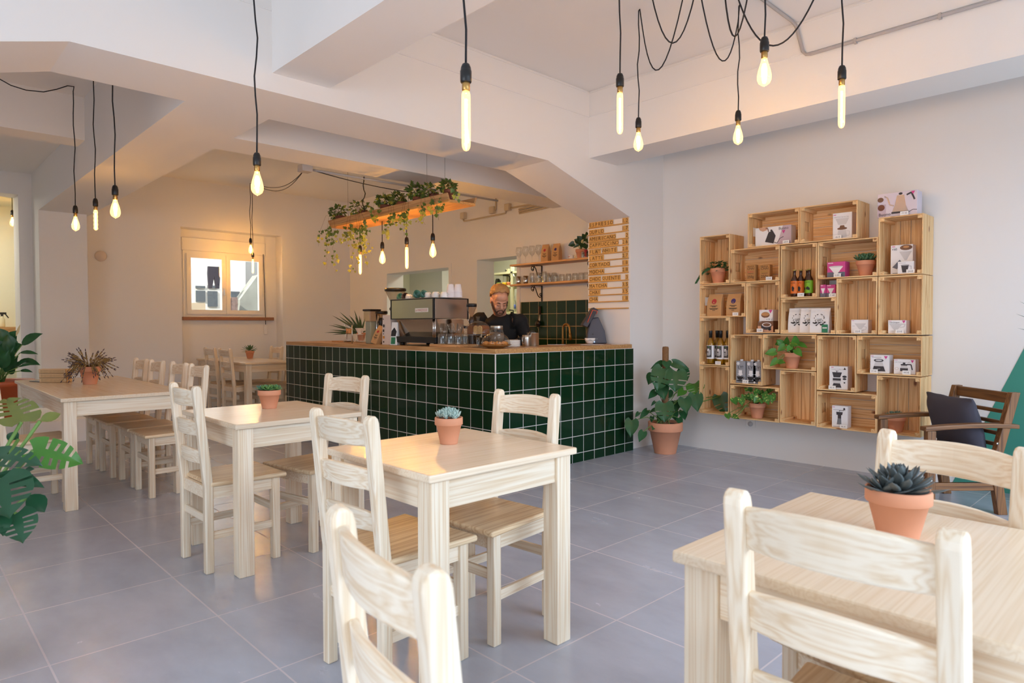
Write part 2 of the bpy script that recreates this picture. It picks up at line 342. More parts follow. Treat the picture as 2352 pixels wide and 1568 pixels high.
# ------------------------------------------------------------------ tables and chairs
def make_table(name, label, x0, x1, y0, y1, h=.75, rz=0):
    cx, cy = (x0+x1)/2, (y0+y1)/2; t = thing(name, label, 'table', (cx,cy,0), rz); a, b = (x1-x0)/2, (y1-y0)/2
    la = 1 if b > a else 0
    M().box(-a,a,-b,b,h-.026,h).build('tabletop', wood('pine_top', (231,213,187), (216,189,154), la if b>a*1.3 else 0, 6, 22, .26, .6), t, .005)
    i, L = .018, .075
    for sx in (-1,1):
        for sy in (-1,1):
            xs = sorted((sx*(a-i), sx*(a-i-L))); ys = sorted((sy*(b-i), sy*(b-i-L)))
            M().box(xs[0],xs[1],ys[0],ys[1],0,h-.026).build('leg', PINE(2), t, .004)
    k = i+.012; z0, z1 = h-.126, h-.026
    for s in (-1,1):
        y = sorted((s*(b-k), s*(b-k-.022))); M().box(-a+i+L,a-i-L,y[0],y[1],z0,z1).build('apron', PINE(0), t, .002)
        x = sorted((s*(a-k), s*(a-k-.022))); M().box(x[0],x[1],-b+i+L,b-i-L,z0,z1).build('apron', PINE(1), t, .002)
    return t
make_table('dining_table', 'square pale pine table with the pale blue-green succulent, in front of the tiled corner', 1.233,1.936,1.667,2.345)
make_table('dining_table', 'square pale pine table with the leafy green succulent pot, second table from the front', 1.213,1.897,3.18,3.96)
make_table('dining_table', 'pale pine table in the right foreground under the dark rosette succulent', 1.19,1.89,.06,.765)
make_table('dining_table', 'long pine table at the left carrying the lavender pot and the wooden menu boxes', .838,1.63,5.14,7.19)
make_table('dining_table', 'pine table beneath the niche window beside the end of the counter', 3.335,4.04,8.46,10.14, rz=R(1.5))
def make_chair(label):
    t = thing('dining_chair', label, 'chair', (0,0,0))
    m = M(); m.smooth = False
    # seat: slightly tapered board of glued staves, notched behind by the posts
    m.add([(-.165,-.185,.428),(.215,-.213,.428),(.215,.213,.428),(-.165,.185,.428),(-.165,-.185,.452),(.215,-.213,.452),(.215,.213,.452),(-.165,.185,.452)],
          [(0,3,2,1),(4,5,6,7),(0,1,5,4),(1,2,6,5),(2,3,7,6),(3,0,4,7)])
    m.build('seat', wood('pine_seat',(228,203,166),(196,158,116),0,5,14,.4,.9), t, .009, 3)
    hy = .1625; w = .019
    for s in (-1,1):
        y0, y1 = sorted((s*hy-w, s*hy+w))
        # rear post: straight leg, then raked back and rounded at the top
        prof = [(-.192,0),(-.15,0),(-.15,.43),(-.198,.905),(-.203,.92),(-.212,.929),(-.222,.931),(-.232,.927),(-.239,.917),(-.240,.905),(-.196,.46),(-.192,.43)]
        M().prism(prof, y0, y1, 'y').build('back_post', PINE(2), t, .007, 3)
        a = s*.172; M().box(.145,.185,min(a-.02,a+.02),max(a-.02,a+.02),0,.43).build('front_leg', PINE(2), t, .004)
    def slat(zc, hh, bow):
        m = M(); n = 10; vs = []; th = .018
        for i in range(n+1):
            u = -1+2*i/n; y = u*(hy-w+.004); x = -.171-(zc-.43)*.101 - bow*(1-u*u); dz = .012*(1-u*u)
            for dx, z in ((-th/2,zc-hh/2),(th/2,zc-hh/2),(th/2,zc+hh/2+dz),(-th/2,zc+hh/2+dz)): vs.append((x+dx-(z-zc)*.1,y,z))
        fs = [(3,2,1,0),tuple(n*4+k for k in range(4))]
        for i in range(n):
            for k in range(4): fs.append((i*4+k, i*4+(k+1)%4, (i+1)*4+(k+1)%4, (i+1)*4+k))
        m.add(vs, fs).build('back_slat', PINE(1), t, .005)
    slat(.865,.075,.028); slat(.715,.068,.024); slat(.572,.062,.02)
    m = M(); m.box(.155,.175,-.155,.155,.368,.428).box(-.18,-.162,-.145,.145,.368,.428)
    for s in (-1,1): m.hexa([(-.155,s*.163-.009,.368),(.148,s*.172-.009,.368),(.148,s*.172+.009,.368),(-.155,s*.163+.009,.368)],[(-.155,s*.163-.009,.428),(.148,s*.172-.009,.428),(.148,s*.172+.009,.428),(-.155,s*.163+.009,.428)])
    m.build('seat_frame', PINE(0), t)
    for s in (-1,1): M().hexa([(-.153,s*.163-.008,.165),(.147,s*.172-.008,.165),(.147,s*.172+.008,.165),(-.153,s*.163+.008,.165)],[(-.153,s*.163-.008,.203),(.147,s*.172-.008,.203),(.147,s*.172+.008,.203),(-.153,s*.163+.008,.203)]).build('stretcher', PINE(0), t, .002)
    M().box(.157,.173,-.155,.155,.248,.286).build('stretcher', PINE(1), t, .002); M().box(-.179,-.163,-.146,.146,.248,.286).build('stretcher', PINE(1), t, .002)
    return t
chairs = [
 (1.345,2.03,R(4),'pine ladder-back chair on the left side of the table with the pale blue-green succulent', None),
 (1.83,2.045,R(184),'pine ladder-back chair between the table in front of the tiled corner and the counter', None),
 (1.32,3.545,R(1),'pine ladder-back chair on the left side of the table with the leafy green succulent', None),
 (1.80,3.51,R(191),'pine ladder-back chair on the counter side of the second table from the front', None),
 (.72,.763,R(-9.8),'pine ladder-back chair at the bottom of the picture, cropped, turned away from the camera', None),
 (1.312,.407,R(.5),'large pine ladder-back chair in the right foreground, nearest to the camera', None),
 (1.765,.497,R(167),'pine chair facing the camera behind the dark rosette succulent', None),
 (1.54,5.33,R(180),'nearest pine chair in the row along the right side of the long table', 'chairs along the long table'),
 (1.535,5.77,R(180),'second nearest pine chair in the row along the right side of the long table', 'chairs along the long table'),
 (1.50,6.24,R(180),'third nearest pine chair in the row along the right side of the long table', 'chairs along the long table'),
 (1.49,6.68,R(180),'farthest pine chair in the row along the right side of the long table', 'chairs along the long table'),
 (.74,5.62,R(2),'pine chair at the left side of the long table, behind the big split leaves', None),
 (3.47,9.40,R(2),'farther of the two pine chairs on the left of the table beneath the window', 'chairs at the window table'),
 (3.46,8.83,R(2),'nearer of the two pine chairs on the left of the table beneath the window', 'chairs at the window table'),
 (3.935,9.30,R(182),'farther of the two pine chairs on the right of the table beneath the window', 'chairs at the window table'),
 (3.94,8.76,R(182),'pine chair on the right of the window table, half hidden by the counter end', 'chairs at the window table'),
]
ch0 = None
for x, y, rz, lb, g in chairs:
    if ch0 is None:
        ch0 = make_chair(lb); ch0.location = (x,y,0); ch0.rotation_euler = (0,0,rz)
        if g: ch0['group'] = g
    else:
        c_ = dup(ch0, (x,y,0), rz, lb, g)
# ------------------------------------------------------------------ armchair by the right wall
ac = thing('armchair', 'dark wooden slatted armchair with charcoal cushions against the right wall', 'armchair', (5.20,1.257,0), R(136.4))
for s in (-1,1):
    y = s*.27; ya, yb = y-.022, y+.022
    M().prism([(-.275,0),(-.215,0),(-.165,.30),(-.29,.785),(-.345,.785),(-.225,.33)], ya, yb, 'y').build('rear_leg', DARKW(2), ac, .004)
    M().prism([(.19,0),(.245,0),(.245,.54),(.19,.54)], ya, yb, 'y').build('front_leg', DARKW(2), ac, .004)
    n = 10; top = []; bot = []
    for i in range(n+1):
        u = i/n; x = .265-.60*u; z = .552+.022*math.sin(u*math.pi*.75); top.append((x,z+.014)); bot.append((x,z-.014))
    M().prism(top+bot[::-1], y-.033, y+.033, 'y').build('armrest', DARKW(0), ac, .006)
    M().box(-.23,.20,ya+.008,yb-.008,.155,.205).build('side_stretcher', DARKW(0), ac, .003)
    M().prism([(.21,.28),(.21,.335),(-.19,.25),(-.19,.195)][::-1], ya+.006, yb-.006, 'y').build('seat_rail', DARKW(0), ac, .003)
def backx(z): return -.165-(z-.30)*.258-.035
for z in (.745,.655,.585,.515,.445,.375):
    hgt = .07 if z > .7 else .024
    M().box(backx(z)-.012,backx(z)+.012,-.25,.25,z-hgt/2,z+hgt/2).build('back_slat', DARKW(1), ac, .003)
M().box(.20,.225,-.25,.25,.27,.335).build('front_rail', DARKW(1), ac, .003)
m = M()
for i in range(6): m.box(.14-.065*i,.185-.065*i,-.25,.25,.285-.013*i,.30-.013*i)
m.build('seat_slats', DARKW(1), ac)
CUSH = mat('charcoal_fabric', (66,64,74), .95, noise=.12, nscale=300, bump=.25)
def cushion(name, sx, sy, sz, T, puff=.5):
    m = M(); n = 14; vs = []; fs = []; m.smooth = True; m.T = T
    for side in (1,-1):
        for i in range(n+1):
            for j in range(n+1):
                u, v = -1+2*i/n, -1+2*j/n
                w = (1-abs(u)**3.2)*(1-abs(v)**3.2); w = max(w,0)**puff
                wr = .006*math.sin(9*u+4*v)*math.sin(7*v-2*u)*(1-w)
                cx = 1-.05*(1-abs(v))**1*(abs(u)**6); cy = 1-.05*(abs(v)**6)*(1-abs(u))
                vs.append((sx*u*cx, sy*v*cy, side*(sz*w*.92+sz*.08)+wr))
    K = (n+1)*(n+1)
    for s_ in (0,1):
        for i in range(n):
            for j in range(n):
                q = (s_*K+i*(n+1)+j, s_*K+(i+1)*(n+1)+j, s_*K+(i+1)*(n+1)+j+1, s_*K+i*(n+1)+j+1); fs.append(q if s_==0 else q[::-1])
    for i in range(n):
        for a, b in ((i*(n+1),(i+1)*(n+1)),((i+1)*(n+1)+n,i*(n+1)+n),(i+1,i),(n*(n+1)+i,n*(n+1)+i+1)): fs.append((b,a,K+a,K+b))
    m.add(vs, fs, None, True); return m
aw = Matrix.Translation(Vector(ac.location)) @ Matrix.Rotation(R(136.4),4,'Z')
cushion('seat_cushion',.215,.235,.05, Matrix.Translation((.03,0,.345)) @ Matrix.Rotation(R(-11.5),4,'Y')).build('seat_cushion', CUSH, ac)
cushion('back_cushion',.19,.235,.075, Matrix.Translation((-.125,.0,.555)) @ Matrix.Rotation(R(-75),4,'Y'), .6).build('back_cushion', CUSH, ac)
m = M()
for s in (-1,1):
    for x, z in ((-.20,.46),(.217,.22)): m.lathe([(.008,0),(.008,.003)], 10, (x, s*.292, z), axis=(0,s,0))
m.build('bolts', STEEL, ac)
# ------------------------------------------------------------------ pendant lamps
FIL = mat('lamp_filament', (255,196,104), .5, emit=620)
FILB = mat('lamp_filament_rear', (255,194,100), .5, emit=1050)
BULBG = glass('amber_bulb_glass', (255,236,196), .14)
_nt = BULBG.node_tree; _e = _nt.nodes.new('ShaderNodeEmission'); _e.inputs['Color'].default_value = lin((255,210,140)); _e.inputs['Strength'].default_value = 2.0
_a = _nt.nodes.new('ShaderNodeAddShader'); _o = [n for n in _nt.nodes if n.type == 'OUTPUT_MATERIAL'][0]; _l = _o.inputs['Surface'].links[0].from_socket
_nt.links.new(_l, _a.inputs[0]); _nt.links.new(_e.outputs[0], _a.inputs[1]); _nt.links.new(_a.outputs[0], _o.inputs['Surface'])
CORD = mat('black_cord', (24,22,26), .7)
def catenary(a, b, sag, n=14):
    a, b = Vector(a), Vector(b)
    return [a.lerp(b, i/n)-Vector((0,0,sag*4*(i/n)*(1-i/n))) for i in range(n+1)]
def bulb_parts(t, kind, fil):
    o = Vector((0,0,0))
    _bulb(t, kind, o, fil)
def _bulb(t, kind, o, fil):
    """socket top at o; everything hangs below"""
    M().lathe([(.006,.0),(.013,-.004),(.018,-.016),(.019,-.026),(.0205,-.028),(.0205,-.066),(.018,-.07),(.0,-.07)], 18, o).build('socket', BLACK, t)
    M().lathe([(.0135,-.068),(.0145,-.07),(.0145,-.095),(.012,-.1),(.0,-.1)], 16, o).build('cap', BRASS, t)
    if kind == 'pear':
        g = [(.012,-.1),(.0145,-.112),(.02,-.13),(.0275,-.155),(.032,-.178),(.0315,-.196),(.025,-.212),(.012,-.222),(.003,-.226),(.0,-.23)]
        f0, f1, rr = -.125, -.2, .011
    elif kind == 'tube':
        g = [(.012,-.1),(.0155,-.11),(.016,-.13),(.016,-.285),(.0145,-.298),(.009,-.308),(.0,-.312)]; f0, f1, rr = -.128, -.285, .005
    else:
        g = [(.012,-.1),(.0145,-.11)]+[(.0155+.0022*math.cos(i*1.57),-.12-.0085*i) for i in range(17)]+[(.009,-.268),(.0,-.272)]; f0, f1, rr = -.125, -.25, .005
    gl = M().lathe(g, 20, o).build('bulb', BULBG, t)
    m = M()
    for k in range(6):
        a = k*math.pi/3+.4; pts = []
        for i in range(5):
            u = i/4; q = rr*(.35+.65*math.sin(math.pi*min(u*1.1+.05,1))) if kind == 'pear' else rr*.55
            pts.append(o+Vector((q*math.cos(a), q*math.sin(a), f0+(f1-f0)*u)))
        m.tube(pts, .0026 if kind == 'pear' else .0018, 5)
    m.build('filament', fil, gl); return gl
def pendant(px, py, base, kind, label, cordpts=None, group='pendant bulbs'):
    """base = socket top in the room; the cord runs up from it"""
    t = thing('pendant_lamp', label, 'pendant lamp', base, 0, group)
    bulb_parts(t, kind, FILB if (base[1] > 4.2 and base[0] > 2) else FIL)
    pts = [Vector((0,0,0))] + [Vector(p)-Vector(base) for p in (cordpts or [Vector((base[0],base[1],CZ))])]
    M().tube(pts, .0042, 6).build('cord', CORD, t)
    return t
def wob(p, q, n=8, w=.006, ph=0):
    p, q = Vector(p), Vector(q)
    return [p.lerp(q,i/n)+Vector((w*math.sin(i*1.3+ph)*math.sin(math.pi*i/n), w*math.cos(i*1.7+ph)*math.sin(math.pi*i/n), 0)) for i in range(1,n+1)]
canopy = Vector((3.55,1.9,CZ))
hook2 = atZ(1467,18,CZ); hook4 = atZ(1697,8,CZ)
def swag(base, hook, low, end, ph=0):
    base, hook, end = Vector(base), Vector(hook), Vector(end)
    up = wob(base, hook-Vector((0,0,.02)), 8, .006, ph)
    low = Vector(low); return up + [hook+Vector((.012,0,-.004))] + bez(hook+Vector((.02,0,-.02)), low, end)
def bez(a, low, end, n=14):
    a, low, end = Vector(a), Vector(low), Vector(end); ctrl = low*2-(a+end)/2
    return [a*(1-t)**2+ctrl*(2*t*(1-t))+end*t*t for t in [i/n for i in range(1,n+1)]]
def P3(px, py, d): return atD(px, py, d)
b1 = P3(1070,145,2.36); pendant(0,0,b1,'tube','long tube bulb on a black cord hanging alone at the top centre of the picture', wob(b1,(b1.x,b1.y,CZ),10,.012,2))
b2 = P3(1424,168,3.4); pendant(0,0,b2,'tube','tube bulb at the left of the right-hand pendant cluster', wob(b2,(b2.x,b2.y,CZ),8,.004))
b3 = Vector((hook2.x,hook2.y,0)); b3.z = atD(1464,276,(b3-CAM).dot(FW)).z
hk = (hook2-CAM).dot(FW)
pendant(0,0,b3,'pear','low pear bulb hung from a ceiling hook second from the left in the right-hand cluster', swag(b3,hook2,P3(1513,160,hk-.1),P3(1578,-50,hk-.3)))
b4 = Vector((hook4.x,hook4.y,0)); b4.z = atD(1712,260,(b4-CAM).dot(FW)).z; hk4 = (hook4-CAM).dot(FW)
pendant(0,0,b4,'pear','low pear bulb in the middle of the right-hand cluster, in front of the wall beam', swag(b4,hook4,P3(1659,140,hk4-.25),P3(1606,-30,hk4-.5),2))
b5 = P3(1756,84,3.04); pendant(0,0,b5,'pear','highest pear bulb of the right-hand cluster, close under the looping cords', wob(b5,(b5.x,b5.y,CZ),8,.008,1)+bez((b5.x,b5.y,CZ-.01),P3(1700,65,3.3),P3(1664,-20,3.4)))
b6 = P3(1934,150,3.3); pendant(0,0,b6,'tube','tube bulb at the far right of the right-hand pendant cluster', wob(b6,(b6.x,b6.y,CZ),8,.006)+bez((b6.x,b6.y,CZ-.01),P3(1890,-60,3.3),P3(1882,-40,3.3)))
def cordthing(pts, label, r=.0042): return tag(M().tube(pts, r, 6).build('cord_loop', CORD), label, 'cable', 'hanging lamp cords')
cordthing([P3(1487,-60,3.7)]+bez(P3(1487,-60,3.7),P3(1545,99,3.7),P3(1606,-60,3.7)), 'black cord loop sagging between the two left pendants of the right-hand cluster')
cordthing([P3(1690,-20,3.5)]+bez(P3(1690,-20,3.5),P3(1776,105,3.4),P3(1882,-30,3.3),18), 'black cord loop sagging behind the highest pear bulb of the cluster')
b7 = P3(590,350,3.5); pendant(0,0,b7,'pear','pear bulb hanging alone left of centre in front of the main beam', wob(b7,(b7.x,b7.y,CZ),12,.008))
hookl = Vector((1.27,6.95,3.3)); l1 = Vector((hookl.x,hookl.y,0)); l1.z = atD(178,474,(l1-CAM).dot(FW)).z
dl = (hookl-CAM).dot(FW)
pendant(0,0,l1,'pear','leftmost of the three bulbs over the long table, its cord looping to the left', wob(l1,hookl,10,.006,1)+[atY(x_,y_,6.9-i_*.01) for i_,(x_,y_) in enumerate(((170,199),(155,197),(130,205),(100,211),(60,207),(25,196),(-30,165)))])
l2 = P3(219,455,5.6); pendant(0,0,l2,'spiral','ribbed tube bulb, middle one of the three over the long table', wob(l2,(l2.x,l2.y,CZ),10,.006,3))
l3 = P3(264,425,4.55); pendant(0,0,l3,'pear','rightmost and highest of the three bulbs over the long table', wob(l3,(l3.x,l3.y,CZ),10,.006,4))
cordthing([P3(60,160,5.6)]+bez(P3(60,160,5.6),P3(98,172,5.6),P3(138,160,5.6)), 'short dark cord sag showing under the main beam at far left')
hf = atZ(574,418,CZ); df = (hf-CAM).dot(FW); jb = atZ(712,386,BZ-.02)
f1 = Vector((hf.x,hf.y,0)); f1.z = atD(573,546,df).z
f2 = Vector((hf.x+.05,hf.y+.05,0)); f2.z = atD(573,579,df+.07).z
bx = Vector((jb.x-.02,jb.y+.05,jb.z))
pendant(0,0,f1,'pear','small pear bulb hanging in front of the niche window', wob(f1,hf-Vector((0,0,.02)),8,.008)+bez(hf-Vector((0,0,.01)),P3(640,430,df-.7),bx))
pendant(0,0,f2,'tube','tube bulb hanging just below the pear bulb in front of the niche window', wob(f2,hf+Vector((.05,.05,-.01)),8,.004)+bez(hf+Vector((.05,.05,0)),P3(640,438,df-.6),bx+Vector((0,.01,0))))
# ------------------------------------------------------------------ conduits and junction boxes
o = thing('junction_box', 'white junction box under the rear edge of the second beam, black cords leaving it', 'junction box', bx); M().box(-.05,.05,-.05,.05,-.03,.03).build('body', GREYPIPE, o, .006)
m = M(); m.tube([bx+Vector((.05,0,.012)), Vector((4.45,5.47,BZ-.012))], .011, 8)
for x in (4.05,4.3): m.lathe([(.016,0),(.016,.02)], 8, (x,5.46,BZ-.03))
y0 = bx.y; p0 = bx+Vector((.05,-.0,.0)); m2 = M()
tag(M().tube([p0, Vector((5.0,5.47,BZ-.015))], .011, 8).build('conduit', GREYPIPE), 'thin conduit along the rear edge of the second beam behind the hanging plank', 'pipe')
cordthing([p0]+bez(p0, p0.lerp(Vector((4.6,5.47,BZ-.0)),.5)-Vector((0,0,.07)), Vector((4.5,5.48,BZ-.02))), 'short black cord drooping beside the conduit on the second beam', .004)
m = M(); pts = [(3.95,2.012,CZ-.012),(4.6,2.016,CZ-.012),(4.655,2.015,CZ-.02),(4.668,2.005,CZ-.05),(4.668,1.985,3.2),(4.668,1.965,3.12),(4.668,1.94,3.09),(4.668,1.91,3.084),(4.668,-2.1,3.082)]
m.tube(pts, .011, 8)
for y in (1.62,1.14,.6,.1): m.box(4.655,4.683,y-.008,y+.008,3.066,3.1)
tag(m.build('conduit', GREYPIPE), 'grey conduit crossing the ceiling and running along the right wall beam', 'pipe')
BOXM = mat('beige_plastic', (205,190,165), .5)
for (x0,y0,x1,y1), lb in (((1054,487,1069,503),'left grey junction box high on the wall behind the hanging plank'),((1120,473,1136,491),'middle grey junction box, a pipe rising from it to the ceiling beam'),((1155,467,1172,484),'right grey junction box from which a pipe runs to the right')):
    a, b = atX(x0,y0,XW-.05), atX(x1,y1,XW-.05); c = (a+b)/2; o = thing('junction_box', lb, 'junction box', (XW,c.y,c.z), 0, 'wall junction boxes')
    h = .045; M().box(-.05,0,-h,h,-h,h).build('body', BOXM, o, .006); M().box(-.056,-.05,-h+.005,h-.005,-h+.005,h-.005).build('lid', BOXM, o, .003)
def wallpipe(px, lb, r=.011):
    tag(M().tube([atX(x,y,XW-.014) for x,y in px], r, 8).build('conduit', mat('beige_pipe',(196,180,152),.5)), lb, 'pipe', 'conduits on the back wall')
wallpipe([(1064,503),(1066,508),(1072,507),(1155,491),(1161,489),(1163,484)], 'conduit joining the left and right wall junction boxes from below')
wallpipe([(1136,486),(1139,480),(1139,450)], 'short vertical conduit rising from the middle wall junction box')
wallpipe([(1172,478),(1215,470),(1268,457)], 'topmost conduit running right from the right wall junction box')
for i, (a, b) in enumerate((((1192,481),(1272,461)),((1192,486),(1280,465)),((1193,490),(1287,470)))):
    wallpipe([a, b], ('upper','middle','lower')[i]+' of the three parallel conduit stubs above the upper shelf')
# small things on walls
o = thing('thermostat', 'round white sensor on the wall left of the window', 'sensor', tuple(atY(231,588,YF)))
M().lathe([(.07,0),(.07,.02),(.06,.032),(.0,.034)], 24, axis=(0,-1,0)).build('cover', mat('sensor_white',(222,206,192),.5), o)
c = atX(1725,968,XW); o = thing('wall_socket', 'white wall socket just under the wooden crates', 'socket', (XW,c.y,c.z-.01))
M().box(-.012,0,-.045,.045,-.04,.04).build('plate', W_WHITE, o, .004); M().lathe([(.024,0),(.024,.004),(.0,.003)], 18, (-.012,0,-.01), axis=(-1,0,0)).build('outlet', mat('socket_grey',(196,194,194),.5), o)
# washroom beyond the left doorway
c = atY(28,482,11.4); t = pendant(0,0,c,'pear','round bright bulb seen through the doorway at the far left', [Vector((c.x,c.y,3.0))])
p = atY(40,752,12.0); tag(M().box(-.8,p.x,11.85,12.3,p.z-.06,p.z+.01).build('wooden_shelf', OAKTOP(0)), 'brown wooden shelf seen through the doorway at the far left', 'shelf')
q = atY(5,746,12.0); o = thing('spray_bottle', 'small spray bottle with a black trigger on the washroom shelf', 'bottle', (q.x,12.0,p.z+.01))
M().lathe([(.035,0),(.037,.01),(.037,.11),(.016,.14),(.014,.155),(.0,.155)], 16).build('body', mat('bottle_cream',(225,215,180),.4), o)
m = M(); m.box(-.035,.05,-.012,.012,.18,.21).box(-.015,.015,-.012,.012,.15,.18); m.tube([(.04,0,.185),(.075,0,.13)], .008, 6); m.build('trigger', BLACK, o)
# ------------------------------------------------------------------ text
_tc = {}
def text_geo(s, depth=.0):
    k = (s, depth)
    if k not in _tc:
        cu = bpy.data.curves.new('t','FONT'); cu.body = s; cu.size = 1; cu.extrude = depth; cu.resolution_u = 3
        ob = bpy.data.objects.new('t', cu); COL.objects.link(ob); dg = bpy.context.evaluated_depsgraph_get(); ev = ob.evaluated_get(dg); me = ev.to_mesh()
        vs = [v.co.copy() for v in me.vertices]; fs = [tuple(p.vertices) for p in me.polygons]; ev.to_mesh_clear()
        bpy.data.objects.remove(ob); bpy.data.curves.remove(cu); _tc[k] = (vs, fs)
    return _tc[k]
def text_on(m, s, o, ux, uy, w=None, h=None, mi=0, center=True, depth=.0):
    """flat lettering: o = anchor (centre or left), ux / uy = unit directions of reading and up; fits width w or cap height h"""
    vs, fs = text_geo(s, depth)
    if not vs: return
    x0, x1 = min(v.x for v in vs), max(v.x for v in vs); y0, y1 = min(v.y for v in vs), max(v.y for v in vs)
    sx = w/(x1-x0) if w else None; sy = h/(y1-y0) if h else sx; sx = sx or sy
    ux, uy = Vector(ux), Vector(uy); nz = ux.cross(uy); o = Vector(o); out = []
    for v in vs:
        a = (v.x-(x0+x1)/2)*sx if center else (v.x-x0)*sx
        out.append(o+ux*a+uy*((v.y-(y0+y1)/2)*sy)+nz*(v.z*sy))
    m.add(out, fs, mi, False)
# ------------------------------------------------------------------ counter
GREEN = tiles('green_tiles_side', (13,46,26), (212,209,204), .1525, .1523, .003, .06, off=(-3.85+.1525*4,-.9955+.1523*8,0), swap='YZ', var=.12, bump=.3)
GREEN2 = tiles('green_tiles_front', (13,46,26), (212,209,204), .1525, .1523, .003, .06, off=(-3.49+.1525*30,-.9955+.1523*8,0), swap='XZ', var=.12, bump=.3)
CTZ = 1.035
ct = thing('service_counter', 'L-shaped service counter clad in dark green tiles with a wooden top', 'counter', (3.49,3.85,0))
def rl(o, m): m.T = Matrix.Translation(-Vector(o.location)); return m
for g in (GREEN,GREEN2): g.node_tree.nodes['Principled BSDF'].inputs['Specular IOR Level'].default_value = .2
# object-space tiles: keep world offsets by baking the location into the texture offset
for g, ax in ((GREEN,'YZ'),(GREEN2,'XZ')):
    mp = [n for n in g.node_tree.nodes if n.type == 'MAPPING'][0]; l = mp.inputs['Location'].default_value
    l[0] += 3.85 if ax == 'YZ' else 3.49
rl(ct, M()).box(3.49,3.62,3.85,7.56,0,.9955).build('tiled_side', GREEN, ct)
rl(ct, M()).box(3.4905,XP,3.8495,3.98,0,.9955).build('tiled_front', GREEN2, ct)
rl(ct, M()).box(3.62,4.05,3.98,7.54,.0,.9955).build('cabinet', mat('cabinet_dark',(70,62,54),.6), ct)
rl(ct, M()).box(4.05,XP,3.98,4.32,.0,.9955).build('cabinet', mat('cabinet_dark',(70,62,54),.6), ct)
m = rl(ct, M()); m.prism([(3.497,7.575),(3.497,3.858),(5.295,3.858),(5.295,4.36),(4.10,4.36),(4.10,7.575)], .9955, CTZ, 'z'); m.build('worktop', OAKTOP(1), ct, .003)
m = rl(ct, M()); m.box(3.4985,XP,3.8475,3.85,.993,.9975).box(3.4875,3.49,3.85,7.56,.993,.9975).box(3.486,3.494,3.846,3.854,0,.9955); m.build('trim_strip', mat('grout_white',(214,211,206),.5), ct)
# rear worktop with sink tap and tiled splashback
BACKT = tiles('green_tiles_splash', (20,50,30), (196,170,130), .1525, .1523, .003, .08, off=(-5.98+.1525*20,-1.515+.1523*12,0), swap='YZ', var=.12)
tag(M().box(XW-.01,XW,YB2,5.99,.93,1.515).build('splashback', BACKT), 'dark green tiled splashback under the wooden shelves', 'tiles')
rc = thing('rear_counter', 'low rear counter below the tiled splashback, mostly hidden', 'counter', (5.5,5.2,0)); M().box(-.2,.36,-.78,.78,0,.9).build('cabinet', mat('cabinet_dark',(70,62,54),.6), rc); M().box(-.22,.36,-.78,.78,.9,.93).build('worktop', OAKTOP(1), rc)
fb = atX(1293,790,5.62); fa = thing('tap', 'tall brass swan-neck tap in front of the green splashback', 'tap', (5.62,fb.y,.93)); k = 6.9/1520
pts = [(0,0,0),(0,0,.12)]+[(0,0,.22)]; rad = .05
for i in range(9): a = math.pi*i/8; pts.append((0,-rad+rad*math.cos(a),.255+rad*math.sin(a)))
pts += [(0,-.108,.2),(0,-.112,.165)]
M().tube(pts, .0125, 10).build('spout', BRASS, fa); M().tube([(0,-.108,.2),(0,-.116,.125)], .0165, 10).build('spray_head', BRASS, fa); M().lathe([(.024,0),(.024,.02),(.014,.03)], 16).build('base', BRASS, fa)
# ------------------------------------------------------------------ menu lettering on the column
rows = [('ESPRESSO','1.2'),('DUPLO','1.7'),('AMERICANO','2'),('CAPPUCCINO','2.6'),('FLAT WHITE','2.8'),('LATTE','2.7'),('CORTADO','1.8'),('MOCHA','2.8'),('CHOC QUENTE','3'),('MATCHA','3.5'),('CHAI','3.5'),('CH\u00c1','1.8'),('','')]
TILE = wood('letter_tile', (222,178,106), (196,146,76), 2, 12, 10, .55); LEDGE = wood('menu_ledge', (214,168,98), (184,134,70), 1, 9, 12, .55)
ylz = [atX(1353.5, 490+z/6.817, XP).z for z in (241,354,460,557,660,760,865,970,1083,1190,1290,1395,1500)]
yL, yR = 4.405, 3.905; ordn = ['first','second','third','fourth','fifth','sixth','seventh','eighth','ninth','tenth','eleventh']
names = ['ESPRESSO','DUPLO','AMERICANO','CAPPUCCINO','FLAT WHITE','LATTE','CORTADO','MOCHA','CHOC QUENTE','MATCHA','CHAI','CH\u00c1']
